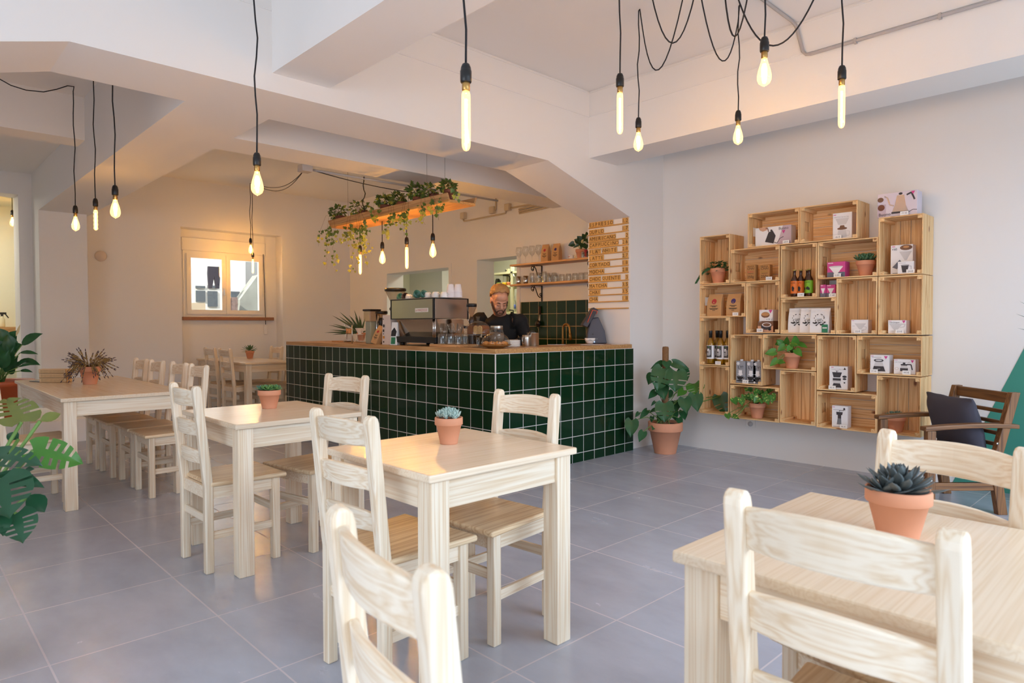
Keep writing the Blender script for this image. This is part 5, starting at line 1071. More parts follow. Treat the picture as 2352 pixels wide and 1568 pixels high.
for i, (px, dx, nm) in enumerate(((1632,0,'leftmost white wine bottle in front'),(1647,.075,'white wine bottle standing behind the second one'),(1655,.005,'second white wine bottle in front'),(1671,.03,'rightmost white wine bottle, cut off by the crate side'))):
    x = FX+.0+dx; p = atX(px,838,x); yy = max(p.y, 3.153-.152+.009+.039); o = thing('wine_bottle', nm, 'bottle', (x,yy,inz('c13')), 0, 'wine bottles in the crate')
    m, n = bottle(o,.0365,.315,.0135,WINEG,(BLACK,.79),PWHITE,(.16,.56),WINE)
    m.mi = 1; rr = .0375
    for a0, a1, z0, z1, mi_ in ((-.75,.75,.064,.172,1),(-.4,.15,.12,.145,2),(-.55,.3,.08,.11,3),(.0,.5,.088,.135,3),(-.08,.1,.155,.166,4)):
        vs = []
        for q in range(7):
            a = math.pi+a0+(a1-a0)*q/6
            for z in (z0,z1): vs.append((rr*math.cos(a)-.0002*mi_, rr*math.sin(a), z))
        m.add(vs, [(2*q,2*q+2,2*q+3,2*q+1) for q in range(6)], mi_, True)
    m.build('label', [PWHITE, mat('label_dark',(70,66,66),.6), PWHITE, PGREY, mat('label_spot',(60,150,80),.6)], o)
OATM = mat('carton_grey',(152,154,160),.5)
for i, (x0,x1) in enumerate(((1690,1712.5),(1714,1737),(1738,1761))):
    x = FX-.02; a, b = atX(x0,830,x), atX(x1,830,x); z = inz('c15'); h = .2; w = min(a.y-b.y,.09); y = max((a.y+b.y)/2, 2.84-.152+.009+w/2+.001)
    if i == 2: y = 2.84-.152+.012+w/2
    o = thing('drink_carton', ('left','middle','right')[i]+' grey oat drink carton in the upright crate', 'carton', (x,y,z), 0, 'oat drink cartons')
    if i == 2: y2 = y
    M().box(0,.075,-w/2,w/2,0,h).build('carton', OATM, o, .003); M().lathe([(.014,h),(.014,h+.014),(.0,h+.014)], 16, (.02,0,0)).build('cap', PWHITE, o)
    f = Face(w,h,-.0012); f.ell(.25,.88,.16,.07,PWHITE); f.text('OAT-',.52,.88,.7,.09,PGREY); f.text('LY!',.5,.72,.56,.13,INK); f.poly([(.3,.42),(.3,.58),(.66,.58),(.66,.42),(.8,.42),(.48,.32),(.16,.42)],PWHITE); f.poly([(.1,.3),(.78,.3),(.7,.19),(.56,.14),(.34,.14),(.2,.19)],INK); f.ell(.84,.24,.1,.05,INK); f.ell(.84,.24,.05,.025,OATM); f.ell(.46,.1,.4,.03,INK); f.ell(.86,.06,.1,.05,PWHITE); f.done(o)
# ---- price tags: small folded cards
PEN = mat('pen_blue_grey',(92,92,104),.7)
def tagcard(px, py, k, s, lb, x=None, z=None):
    x = (XC+.02 if x is None else x); p = atX(px,py,x); z = inz(k) if z is None else z
    o = thing('price_card', lb, 'price tag', (x,p.y,z), 0, 'handwritten price cards')
    w, h = .028, .030; M().box(0,.0012,-w,w,0,h).box(.0012,.016,-w,w,h-.0012,h).build('card', PAPER, o); m = M(); text_on(m, s, (-.0006,0,h*.52), (0,-1,0), (0,0,1), w=w*1.3, h=h*.42); m.build('price', PEN, o)
for px,py,k,s,lb in ((1805,557,'c3','69.\u20ac','white price card by the black kettle box'),(1924,547,'c4','45.\u20ac','white price card by the tall glass server box'),(1766,642,'c2','17.\u20ac','white price card by the right brown tea pack'),(1839,680,'c5','3.4\u20ac','white price card between the orange and green beers'),
  (1923,636,'c6','5.8\u20ac','white price card before the large pink filter box'),(2091,627,'c7','24.\u20ac','white price card before the small mesh filter box'),(1689,724,'c8','10.5\u20ac','white price card by the purple stickered kraft bag'),(1745,764,'c9','12.8\u20ac','white price card before the roasting pan box'),
  (1970,766,'c11','22.\u20ac','white price card before the lone glass cone box'),(2066,767,'c12','23.\u20ac','white price card before the ceramic dripper box'),(1649,839,'c13','14.\u20ac','white price card between the wine bottles'),(1712,882,'c15','3.\u20ac','white price card between the grey oat cartons'),
  (1911,895,'c19','42.\u20ac','white price card before the black coffee mill box'),(2007,857,'c20','27.5\u20ac','white price card before the dark based server box'),(2082,860,'c20','18.5\u20ac','white price card before the lidded jug box'),(1937,984,'c21','46.\u20ac','white price card before the narrow hand mill box')): tagcard(px,py,k,s,lb)
tagcard(1912,681,'c10','7.4\u20ac','white price card before the small pink filter boxes',z=z10); tagcard(2077,490,'c7','77.\u20ac','white price card before the large kettle box on top',z=zt7,x=XC+.006); tagcard(1765,733,'c9','6.5\u20ac','white price card before the brown ball box',z=zb_,x=XC+.04)
# ------------------------------------------------------------------ plants
def leafmat(name, top, vein=None, rough=.35, var=.12, spots=None):
    if name in _mc: return _mc[name]
    m, nt, b = nodes(name); N = nt.nodes.new; L = nt.links.new; c = lin(top)
    tc = N('ShaderNodeTexCoord'); nz = N('ShaderNodeTexNoise'); nz.inputs['Scale'].default_value = 14; nz.inputs['Detail'].default_value = 3; L(tc.outputs['Object'], nz.inputs['Vector'])
    mx = N('ShaderNodeMix'); mx.data_type = 'RGBA'; mx.inputs[6].default_value = tuple(x*(1-var*2) for x in c[:3])+(1,); mx.inputs[7].default_value = tuple(min(1,x*(1+var*3)) for x in c[:3])+(1,)
    L(nz.outputs['Fac'], mx.inputs[0]); last = mx.outputs[2]
    if spots:
        vo = N('ShaderNodeTexNoise'); vo.inputs['Scale'].default_value = 55; vo.inputs['Detail'].default_value = 2; L(tc.outputs['Object'], vo.inputs['Vector']); rp = N('ShaderNodeValToRGB'); rp.color_ramp.elements[0].position = .6; rp.color_ramp.elements[1].position = .64; L(vo.outputs['Fac'], rp.inputs[0])
        m2 = N('ShaderNodeMix'); m2.data_type = 'RGBA'; m2.inputs[7].default_value = lin(spots); L(rp.outputs[0], m2.inputs[0]); L(last, m2.inputs[6]); last = m2.outputs[2]
    L(last, b.inputs['Base Color']); b.inputs['Roughness'].default_value = rough
    b.inputs['Transmission Weight'].default_value = 0
    tr = N('ShaderNodeBsdfTranslucent'); L(last, tr.inputs['Color']); ms = N('ShaderNodeMixShader'); ms.inputs[0].default_value = .2
    out = [n for n in nt.nodes if n.type == 'OUTPUT_MATERIAL'][0]; L(b.outputs[0], ms.inputs[1]); L(tr.outputs[0], ms.inputs[2]); L(ms.outputs[0], out.inputs['Surface'])
    _mc[name] = m; return m
L_DEEP = leafmat('leaf_deep_green', (46,94,56), rough=.3); L_BRIGHT = leafmat('leaf_bright_green', (66,122,40)); L_MON = leafmat('leaf_monstera', (34,76,50), rough=.28); L_OLIVE = leafmat('leaf_olive', (104,112,52)); L_POTHOS = leafmat('leaf_pothos', (74,132,44)); L_SPOT = leafmat('leaf_speckled', (66,120,46), spots=(196,204,110))
L_IVY = leafmat('leaf_ivy', (84,108,46), rough=.45, var=.3); L_DARK = leafmat('leaf_dark_green', (40,70,40)); L_SPIKE = leafmat('leaf_spiky', (60,84,52), rough=.4); STEM = mat('stem_green', (104,140,66), .5); STEMB = mat('stem_brown', (104,74,48), .8)
PROF = {
 'heart': [(0,.50),(.05,.78),(.15,.98),(.30,1.0),(.48,.86),(.66,.60),(.82,.32),(.93,.12),(1,.0)],
 'oval': [(0,.04),(.08,.35),(.22,.75),(.4,1),(.6,.95),(.78,.66),(.92,.28),(1,0)],
 'lance': [(0,.1),(.1,.45),(.28,.9),(.45,1),(.65,.8),(.83,.45),(.94,.18),(1,0)],
 'spike': [(0,.75),(.15,1),(.4,.9),(.65,.62),(.85,.3),(1,.0)],
 'mon2': [(0,.50),(.05,.80),(.14,.98),(.24,1.0),(.36,1.0),(.39,.98),(.435,.96,1),(.47,.93),(.58,.80),(.61,.76),(.655,.70,1),(.69,.64),(.80,.42),(.90,.2),(1,.0)],
 'mon': [(0,.50),(.05,.80),(.14,.98),(.20,1.0),(.245,1.0,1),(.29,1.0),(.35,.99),(.40,.97,1),(.44,.95),(.50,.89),(.555,.83,1),(.60,.78),(.66,.67),(.715,.58,1),(.76,.5),(.86,.3),(.94,.12),(1,0)],
}
def leaf(m, base, tip, up, width, kind='heart', fold=.12, droop=.12, cols=4, curl=.0, mi=None):
    base, tip, up = Vector(base), Vector(tip), Vector(up); L = tip-base; d = L.normalized(); side = d.cross(up)
    if side.length < 1e-6: side = d.orthogonal()
    side.normalize(); nr = side.cross(d).normalized(); pr = PROF[kind]; ln = L.length; nc = 2*cols+1; vs = []; fs = []
    for row in pr:
        t, w = row[0], row[1]*width/2
        for j in range(nc):
            s = -1+j/cols; a = t
            if kind in ('heart','mon','mon2') and t < .34: a = t-.15*(abs(s)**1.4)*(1-t/.34)
            if kind[:3] == 'mon': a += .10*abs(s)*(t*(1-t))*2
            z = droop*ln*(4*t*(1-t))*.5 - fold*0 + fold*width*(abs(s)**1.2)*.5*(1 if row[1]>.05 else 0) - curl*ln*t*t
            vs.append(base+d*(a*ln)+side*(s*w)+nr*z)
    for i in range(len(pr)-1):
        slit = kind[:3] == 'mon' and (len(pr[i+1]) == 3)
        for j in range(nc-1):
            if slit and (j < cols-1 or j > cols): 
                if not (j in (0,nc-2) and i%5 == 1): continue
            fs.append((i*nc+j, i*nc+j+1, (i+1)*nc+j+1, (i+1)*nc+j))
    m.add(vs, fs, mi, True)
def pot(t, r, h, o=(0,0,0), mt=None, soil=True):
    rb = r*.62; zr = h*.72
    M().lathe([(rb,0),(rb+(r*.9-rb)*.03,.004),(r*.9,zr),(r*.985,zr+.001),(r,zr+h*.02),(r,h*.985),(r*.985,h),(r*.9,h),(r*.86,h*.9),(.0,h*.9)], 32, o).build('pot', mt or TERRA, t, .0)
    if soil: M().lathe([(r*.87,h*.905),(r*.5,h*.925),(.0,h*.93)], 20, o).build('soil', SOIL, t)
def wm(t): m = M(); m.T = Matrix.Translation(-Vector(t.location)); m.smooth = True; return m
TOCAM = lambda p, z=.35: ((CAM-Vector(p)).normalized()+Vector((0,0,z))).normalized()
# ---- succulents on the tables
def rosette(m, c, n, r, up, base_len, wid, seed, thick=.28, mi=None, open_=(.15,1.25)):
    """fleshy pointed leaves in a spiral rosette"""
    rr = random.Random(seed); c = Vector(c)
    for i in range(n):
        q = i/n; a = i*2.39996+rr.uniform(-.1,.1); el = open_[1]-(open_[1]-open_[0])*q; el = el+rr.uniform(-.06,.06)   # q=0 centre upright
        ln = base_len*(.45+.6*q)*rr.uniform(.92,1.08); d = Vector((math.cos(a)*math.cos(el), math.sin(a)*math.cos(el), math.sin(el))); s = d.cross(Vector((0,0,1))); s.normalize(); nr = s.cross(d).normalized()
        o = c+Vector((math.cos(a),math.sin(a),0))*(r*q*.5)+Vector((0,0,up*(1-q))); w = wid*(.6+.4*q)
        prof = [(0,.35,.5),(.2,.7,.9),(.45,1,1),(.7,.95,.85),(.87,.6,.55),(.96,.22,.25),(1.03,.02,.05)]; vs = []; k = 6
        for t, a_, b_ in prof:
            for j in range(k):
                ang = 2*math.pi*j/k; x, y = math.cos(ang)*w/2*a_, math.sin(ang)*w*thick*b_; y = y*(1 if y<0 else .45)
                vs.append(o+d*(t*ln)+s*x+nr*(y+.10*ln*t*t))
        m.add(vs, [(p*k+j, p*k+(j+1)%k, (p+1)*k+(j+1)%k, (p+1)*k+j) for p in range(len(prof)-1) for j in range(k)]+[tuple((len(prof)-1)*k+j for j in range(k))], mi, True)
def potted(name, lb, loc, r, h, cat='potted plant', group=None): 
    t = thing(name, lb, cat, loc, 0, group); pot(t, r, h); return t
S_BLUE = mat('succulent_blue', (172,196,188), .55, noise=.15, nscale=30); S_DARK = mat('succulent_dark', (84,92,92), .45, noise=.3, nscale=25); S_GREEN = mat('succulent_green', (92,140,76), .5, noise=.2, nscale=30); S_TEAL = mat('succulent_teal', (84,128,110), .5, noise=.2, nscale=30)
p = atZ(1031,1018,.75); t = potted('potted_succulent', 'terracotta pot with a pale blue-green finger-leaved succulent on the table before the tiled corner', (p.x,p.y,.75), .056, .105)
m = M(); rr = random.Random(2)
for i in range(16):
    a = i*2.4; q = math.sqrt(i/16)*.042; rosette(m, (q*math.cos(a), q*math.sin(a), .098+.012*(1-i/16)), 9, .006, .02, .028+.010*(1-i/16), .0115, i, .42, None, (.35,1.5))
m.build('leaves', S_BLUE, t)
p = atZ(619,937,.75); t = potted('potted_succulent', 'terracotta pot with flat green rosettes on the second table from the front', (p.x,p.y,.75), .063, .105)
m = M()
for i in range(11):
    a = i*2.4; q = math.sqrt((i+.5)/11)*.055; rosette(m, (q*math.cos(a), q*math.sin(a), .105), 12, .012, .012, .038, .017, 40+i, .2, 1 if i%4 == 1 else 0, (.05,1.2))
m.build('leaves', [S_GREEN, S_TEAL], t)
p = atZ(2062,1232,.75); t = potted('potted_succulent', 'terracotta pot with a large dark grey-green pointed rosette in the right foreground', (p.x,p.y,.75), .066, .108)
m = M(); rosette(m, (0,0,.098), 46, .05, .03, .072, .027, 5, .16, None, (.12,1.35)); rosette(m, (-.035,.02,.1), 16, .02, .02, .05, .022, 8, .16, None, (.2,1.3)); m.build('leaves', S_DARK, t)
p = atZ(574,823,.75); t = potted('potted_succulent', 'small terracotta pot with a spreading green succulent on the table beneath the window', (p.x,p.y,.75), .062, .115)
m = M(); rosette(m, (0,0,.11), 26, .03, .03, .13, .034, 12, .14, None, (-.15,1.2)); m.build('leaves', mat('succulent_grass',(92,124,84),.5), t)
p = atX(1986,634,XC+.09); t = potted('potted_succulent', 'terracotta pot with a round green succulent in the wide crate beside the pink filter box', (XC+.11,p.y,inz('c6')), .07, .125)
m = M()
for i in range(9): a = i*2.4; q = math.sqrt((i+.5)/9)*.05; rosette(m, (q*math.cos(a), q*math.sin(a), .125), 14, .015, .03, .065, .026, 70+i, .3, None, (.15,1.3))
m.build('leaves', mat('succulent_deep',(78,118,84),.5,noise=.2,nscale=30), t)
p = atX(2055,994,XC+.09); t = potted('potted_succulent', 'terracotta pot with a grey-green rosette in the bottom right crate behind the armchair arm', (XC+.11,p.y,inz('c22')), .071, .125)
m = M()
for i in range(4): a = i*2.1; rosette(m, (.03*math.cos(a), .03*math.sin(a), .125), 14, .02, .012, .055, .026, 90+i, .2, None, (.0,1.1))
m.build('leaves', mat('succulent_greygreen',(106,132,116),.5,noise=.2,nscale=30), t)
# ---- dried lavender on the long table
p = atZ(207,882,.75); t = potted('dried_lavender', 'terracotta pot of dried brown lavender on the long table', (p.x,p.y,.75), .077, .145)
m = M(); rr = random.Random(11)
for i in range(150):
    a = rr.uniform(0,6.283); el = rr.choice([rr.uniform(-.1,.7),rr.uniform(.0,.5),rr.uniform(.3,1.45)]); ln = rr.uniform(.08,.17); d = Vector((math.cos(a)*math.cos(el), math.sin(a)*math.cos(el), math.sin(el))); o = Vector((math.cos(a)*.03,math.sin(a)*.03,.14))
    p1 = o+d*ln*.5+Vector((0,0,.015)); p2 = o+d*ln+Vector((0,0,rr.choice((-.09,-.05,-.02)) if el < .35 else -.012)); m.tube([o,p1,p2], .0016, 4, 0)
    for k in range(5): q = p1.lerp(p2, .3+k*.12); m.ball(q, .0045+.001*(k%2), n=5, m=4, mi=0 if k < 4 else 1)
    m.tube([p2, p2+(p2-p1).normalized()*.018], [.0045,.002], 5, 1)
m.build('stems', [mat('lavender_stem',(150,122,74),.9,noise=.25,nscale=60), mat('lavender_head',(84,70,78),.9)], t)
# ---- wooden menu boxes and a phone beside it
for i in range(3):
    p = atZ(128,880,.75); o = thing('slotted_box', ('lowest','middle','topmost')[i]+' pale wooden slotted box in the stack beside the lavender pot', 'box', (p.x+.02,p.y+.12+.014*i,.75+.0375*i), R(-45), 0)
    o['group'] = 'stacked wooden boxes'
    m = M(); m.box(-.115,.115,-.035,.035,0,.006).box(-.115,.115,-.035,-.029,0,.037).box(-.115,.115,.029,.035,0,.037).box(-.115,-.109,-.035,.035,0,.037).box(.109,.115,-.035,.035,0,.037); m.build('box', wood('balsa',(222,190,146),(200,160,112),0,10,12,.6), o, .0015); M().box(-.1,.1,-.0356,-.0352,.006,.031).build('printed_front', mat('balsa_print',(196,162,118),.7,noise=.2,nscale=90), o); M().box(-.104,.104,-.028,.028,.006,.03).build('cards', PAPER, o)
p = atZ(92,876,.75); o = thing('tablet', 'thin dark edged tablet lying at the far left edge of the long table', 'tablet', (p.x+.02,p.y,.75), R(20)); M().box(-.06,.06,-.09,.09,.0,.006).build('case', BLACK, o, .002); M().box(-.057,.057,-.087,.087,.006,.0075).build('screen', mat('tablet_screen',(160,160,150),.15), o)
# ---- ivy pot in the crate, pothos plants
def ivyleaf(m, c, d, nr, s, mi=0):
    c, d, nr = Vector(c), Vector(d).normalized(), Vector(nr); sd = d.cross(nr)
    if sd.length < 1e-6: sd = d.orthogonal()
    sd.normalize(); nr = sd.cross(d); P = [(0,0),(-.18,.42),(.12,.30),(.22,.62),(.42,.36),(1.0,.0)]
    pts = [c+d*(a*s)+sd*(b*s)+nr*(-.12*s*abs(b)*2+.1*s*a) for a, b in P]; pts2 = [c+d*(a*s)-sd*(b*s)+nr*(-.12*s*abs(b)*2+.1*s*a) for a, b in P[1:-1]]
    mid = c+d*(.35*s)+nr*.05*s; loop = pts+pts2[::-1]; n = len(loop); o = [mid]+loop
    m.add(o, [(0,i+1,(i+1)%n+1) for i in range(n)], mi, True)
p = atX(1652,648,XC+.10); t = potted('potted_ivy', 'terracotta pot with small dark ivy in the top left crate', (XC+.10,p.y+.01,inz('c1')), .075, .14)
m = M(); rr = random.Random(21)
for i in range(90):
    a = rr.uniform(0,6.28); q = rr.uniform(.01,.11); c = Vector((.6*q*math.cos(a)-.02, q*math.sin(a), .145+rr.uniform(0,.06)-(.05 if q > .08 else 0))); ivyleaf(m, c, (math.cos(a),math.sin(a),rr.uniform(-.7,.3)), (-.6,0,.8), rr.uniform(.022,.036))
for i in range(16): u_ = i/15; ivyleaf(m, (-.06-.02*u_, .06+.12*u_, .14-.02*u_-.10*u_*u_), (-.3,.5,-.7), (-.9,0,.3), .028)
m.tube([(0,.02,.14),(-.06,.08,.15),(-.08,.13,.12),(-.08,.18,.03)], .0015, 4, 1); m.build('foliage', [L_DEEP, STEMB], t)
def pothos(lb, px, py, k, leaves, mt, r=.074, h=.135, x=XC+.10, z=None, extra=None):
    p = atX(px, py, x); t = potted('potted_pothos', lb, (x,p.y,inz(k) if z is None else z), r, h); c = Vector(t.location); top = c+Vector((0,0,h)); m = wm(t); s = wm(t)
    for bx_, by_, tx, ty, w, dx in leaves:
        b, e = atX(bx_,by_,x+dx), atX(tx,ty,x+dx-.03); L_ = (e-b).length; dd = (b-CAM).dot(FW)
        leaf(m, b, e, TOCAM(b,.25), w/F*dd, 'heart', .16, .10, 3); s.tube([top+Vector((0,0,-.01)), top.lerp(b,.5)+Vector((0,0,.02)), b], .0028, 5)
    if extra: extra(s, m, c)
    m.build('foliage', mt, t); s.build('stems', STEM, t); return t
Z7 = lambda x, y: (1590+x/5.226, 700+y/5.226)
def lv(l): return [(*Z7(a,b),*Z7(c,d),w/5.226,dx) for a,b,c,d,w,dx in l]
pothos('terracotta pot with a bright green trailing plant in the middle wide crate', 1819, 848, 'c16', lv([(1000,560,870,590,95,-.10),(1110,490,1020,560,80,-.08),(1180,430,1290,480,0,0)][:2]+[(1060,440,1010,400,0,0)][:0]+[(1240,470,1235,350,90,-.06),(1130,470,1140,375,70,-.02),(1080,470,1005,420,80,-.04),(1180,470,1290,495,60,-.08),(1290,465,1390,520,60,-.05),(1245,540,1325,625,85,-.10),(1020,655,930,740,75,-.12),(1040,680,1125,700,65,-.12),(1180,500,1140,560,70,-.1),(1050,460,990,480,60,0),(1210,440,1290,450,60,.02)]), L_POTHOS)
def trail(s, m, c):
    pts = [atX(*Z7(a,b),XC-.005+dx) for a,b,dx in ((700,1160,.04),(640,1210,-.02),(590,1280,-.03),(540,1330,-.03),(490,1345,-.03),(430,1330,-.03))]; s.tube(pts, .0035, 6)
    s.tube([atX(*Z7(540,1230),XC-.02),atX(*Z7(600,1245),XC-.02),atX(*Z7(640,1200),XC-.0)], .002, 5)
pothos('terracotta pot with a yellow-speckled trailing plant in the bottom row crate', 1739, 962, 'c17', lv([(620,1130,545,1120,0,0)][:0]+[(590,1120,600,1215,85,-.13),(500,1120,530,1205,95,-.14),(420,1310,440,1380,75,-.14),(490,1330,570,1375,60,-.14),(700,1050,660,1000,0,0)][:4]+[(670,1130,680,1050,80,-.06),(740,1080,730,1160,90,-.12),(780,1060,760,990,85,-.06),(830,1080,850,1010,80,0),(880,1090,920,1205,90,-.12),(840,1130,830,1190,80,-.13),(950,1080,1000,1150,90,-.08),(660,1010,640,1040,70,-.04),(720,1020,640,1000,60,0),(900,1040,980,1020,60,.02),(800,1110,740,1180,90,-.13),(960,1100,955,1190,60,-.1),(860,1060,905,1100,80,-.1),(620,1080,615,1160,60,-.08)]), L_SPOT, extra=trail)
Z1 = lambda x, y: (1180+x/10.456, 540+y/10.456)
p = onshelf(1333, 589, .10); 
pothos('orange pot with a green trailing plant at the right end of the upper shelf', 1334, 589, 'c1', [(*Z1(a,b),*Z1(c,d),w/10.456,dx) for a,b,c,d,w,dx in ((1450,200,1310,250,140,-.08),(1560,160,1450,100,140,0),(1620,120,1520,20,150,.02),(1680,100,1740,20,120,0),(1650,200,1620,300,200,-.08),(1740,150,1780,70,130,-.02),(1720,250,1750,350,150,-.08),(1560,230,1420,310,60,-.05),(1700,60,1640,-40,120,.03),(1760,-10,1740,-90,90,0))], L_DARK, .06, .11, XW-.10, SHU)
# ---- tall philodendron with a moss pole by the column
b0 = atZ(1532,1040,0); t = thing('potted_philodendron', 'tall split-leaved plant on a moss pole in a large terracotta pot beside the counter', 'potted plant', (b0.x,b0.y+.02,0)); c = Vector(t.location); dp = (c-CAM).dot(FW)
pot(t, .163, .298); kp = dp/F
M().lathe([(.028,.25),(.03,.3),(.03,1.0),(.026,1.015),(.0,1.018)], 18).build('moss_pole', mat('coir',(128,94,62),.95,noise=.4,nscale=90,bump=1.0), t)
ZP = lambda x, y: (1400+x/4.75, 760+y/4.75)
PL = [(585,410,520,655,225,'mon2',-.12,0),(728,440,715,668,240,'mon2',-.15,0),(625,335,632,418,105,'heart',-.10,0),(560,560,600,760,160,'heart',-.05,0),(580,350,443,415,80,'heart',-.02,0),(690,345,872,415,100,'heart',.0,0),(790,420,850,545,130,'mon2',.02,0),(925,575,965,700,200,'mon2',.0,1),(932,690,962,885,165,'heart',-.08,0),(1205,705,1275,912,190,'mon2',-.02,0),(818,735,842,905,150,'heart',-.10,0),(600,790,600,998,205,'mon2',-.16,0),(810,645,735,718,90,'heart',-.06,1),(500,660,420,745,80,'heart',0,0),(625,650,600,770,150,'heart',.02,0),(545,650,565,725,90,'heart',0,0),(715,770,740,885,110,'heart',0,0),(410,865,325,965,70,'heart',-.02,0),(318,890,278,945,45,'heart',-.02,0),(245,975,228,1163,155,'heart',-.08,0),(370,1100,320,1215,95,'heart',-.12,0),(465,935,455,1002,50,'heart',0,0),(495,1030,465,1085,65,'heart',-.1,0),(665,1040,672,1076,45,'heart',-.12,0),(755,950,788,1035,75,'heart',-.04,0),(800,870,825,975,95,'heart',.04,0),(500,850,430,895,40,'heart',0,0),(495,770,450,822,35,'heart',.03,0),(700,880,720,980,100,'heart',.03,0),(560,920,530,1010,80,'heart',.02,0),(470,480,420,590,120,'heart',.05,0),(640,880,600,960,100,'heart',.05,0)]
m = wm(t); s = wm(t); top = c+Vector((0,0,.28))
for a,b_,cx,cy,w,kd,dz,br in PL:
    B0, T0 = atD(*ZP(a,b_),dp+dz+.03), atD(*ZP(cx,cy),dp+dz-.03); leaf(m, B0, T0, TOCAM(B0,.2), w/4.75*(dp+dz)/F, kd, .14, .10, 4, mi=1 if br else 0)
    z0 = max(.27, min(B0.z-.18, .9)); q = Vector((c.x,c.y,z0)); s.tube([q, q.lerp(B0,.55)+Vector((0,0,.05)), B0], .004, 5)
q0 = atD(*ZP(1030,765),dp-.05); s.tube([atD(*ZP(700,760),dp), q0, atD(*ZP(1210,710),dp-.02)], .005, 6)
m.build('foliage', [L_DEEP, L_BRIGHT], t); s.build('stems', STEM, t)
# ---- monstera at the left edge, its pot outside the picture
D0 = 2.25; c0 = Vector(atD(-150,1250,D0)); t = thing('potted_monstera', 'large split-leaved plant reaching in from the left edge of the picture', 'potted plant', (c0.x,c0.y,0)); pot(t, .17, .3)
ZM = lambda x, y: (x/4.355, 900+y/4.355); m = wm(t); s = wm(t); top = Vector((c0.x,c0.y,.28))
for a,b_,cx,cy,w,kd,d0,d1,mi_,up in [(215,300,60,60,380,'mon',.05,.15,2,.9),(400,290,608,215,110,'oval',.05,.1,2,.6),(330,585,835,715,330,'mon',-.02,.05,1,.5),(-40,640,425,735,260,'mon',-.10,-.12,0,.7),(-20,820,440,950,190,'lance',-.12,-.14,0,.6),(-10,870,95,1262,520,'mon',-.18,-.25,0,.25),(160,1215,228,1510,330,'mon',-.2,-.25,0,.2),(30,1200,30,1440,150,'lance',-.22,-.26,0,.2),(300,1030,445,1200,180,'oval',-.1,-.12,0,.4),(185,470,70,420,110,'oval',.1,.1,0,.5),(250,780,345,770,60,'lance',.1,.1,0,.4),(-60,560,-250,700,300,'mon',0,-.1,0,.5),(-100,900,-330,1150,380,'mon',-.1,-.2,0,.4)]:
    B0, T0 = atD(*ZM(a,b_),D0+d0), atD(*ZM(cx,cy),D0+d1); leaf(m, B0, T0, TOCAM(B0,up), w/4.355*(D0+d0)/F, kd, .10, .12, 4, .03, mi_)
    s.tube([top, top.lerp(B0,.5)+Vector((0,0,.06)), B0], .006, 6)
m.build('foliage', [L_MON, L_BRIGHT, L_OLIVE], t); s.build('stems', STEM, t)
# ---- peace lily on the bench at far left
c = atY(-2,873,8.62); t = thing('potted_lily', 'large terracotta coloured pot with long glossy leaves at the left edge behind the long table', 'potted plant', (c.x,8.62,.235)); hgt = c.z-.235
PL_T = mat('plastic_terracotta',(176,84,44),.45); M().lathe([(.2,0),(.215,.01),(.275,hgt*.86),(.30,hgt*.87),(.31,hgt*.98),(.3,hgt),(.28,hgt*.97),(.26,hgt*.9),(.0,hgt*.9)], 32).build('pot', PL_T, t); M().lathe([(.265,hgt*.905),(.0,hgt*.93)], 20).build('soil', SOIL, t)
m = wm(t); s = wm(t); rr = random.Random(4); base = Vector(t.location)+Vector((0,0,hgt*.9)); db = (base-CAM).dot(FW)
ZL = lambda x, y: (x/3.267, 420+y/3.267)
spec = [(165,1215,308,1128,75),(150,1275,278,1278,36),(140,1340,294,1358,66),(135,1385,242,1358,22),(150,1410,240,1415,30),(60,1210,120,1110,90),(90,1290,60,1130,100),(40,1190,-10,1090,90),(100,1260,160,1210,80),(30,1330,20,1200,90),(60,1400,130,1300,80),(-40,1330,-120,1180,90),(-30,1400,-160,1290,80),(0,1300,-40,1150,90),(90,1400,190,1330,40),(40,1420,100,1230,70),(10,1390,60,1260,90),(70,1430,110,1360,70),(-20,1350,30,1170,80)]
for a,b_,cx,cy,w in spec:
    dz = rr.uniform(-.12,.12); B0, T0 = atD(*ZL(a,b_),db+dz), atD(*ZL(cx,cy),db+dz-.05); leaf(m, B0, T0, TOCAM(B0,.5), w/3.267*db/F, 'oval', .18, .16, 3, .08); s.tube([base+Vector((rr.uniform(-.06,.06),rr.uniform(-.06,.06),0)), (base+B0)/2+Vector((0,0,.05)), B0], .005, 5)
B0, T0 = atD(*ZL(120,1150),db), atD(*ZL(152,1060),db); leaf(m, B0, T0, TOCAM(B0,.1), 18/3.267*db/F, 'lance', .1, .0, 2, mi=1); m.build('foliage', [L_DEEP, mat('spathe_cream',(214,196,150),.7)], t); s.build('stems', STEM, t)
# ---- spiky plant on the counter and the palm at the right edge
c = atZ(800,783,CTZ)+Vector((.18,0,0)); t = potted('spiky_plant', 'spiky yucca-like plant in a small pot at the left end of the counter', (c.x,c.y,CTZ), .055, .10); m = wm(t); db = (c-CAM).dot(FW); ZS = lambda x, y: (740+x/13.07, 690+y/13.07); cc = Vector(t.location)+Vector((0,0,.10))
for x, y in ((285,440),(515,330),(650,460),(800,430),(960,270),(1110,440),(1155,495),(1295,510),(185,735),(310,700),(60,965),(290,1025),(1340,910),(690,470),(980,460),(505,470),(640,430),(860,480),(220,885),(1165,800)):
    T0 = atD(*ZS(x,y),db+random.uniform(-.08,.08)); leaf(m, cc+(T0-cc)*.03, T0, TOCAM(cc,.4), .026, 'spike', .35, .04, 2)
m.build('foliage', L_SPIKE, t)
c = Vector((5.5,.42,0)); t = thing('potted_palm', 'spiky palm at the right edge of the picture, only three leaf tips showing', 'potted plant', tuple(c)); pot(t, .16, .28); m = wm(t)
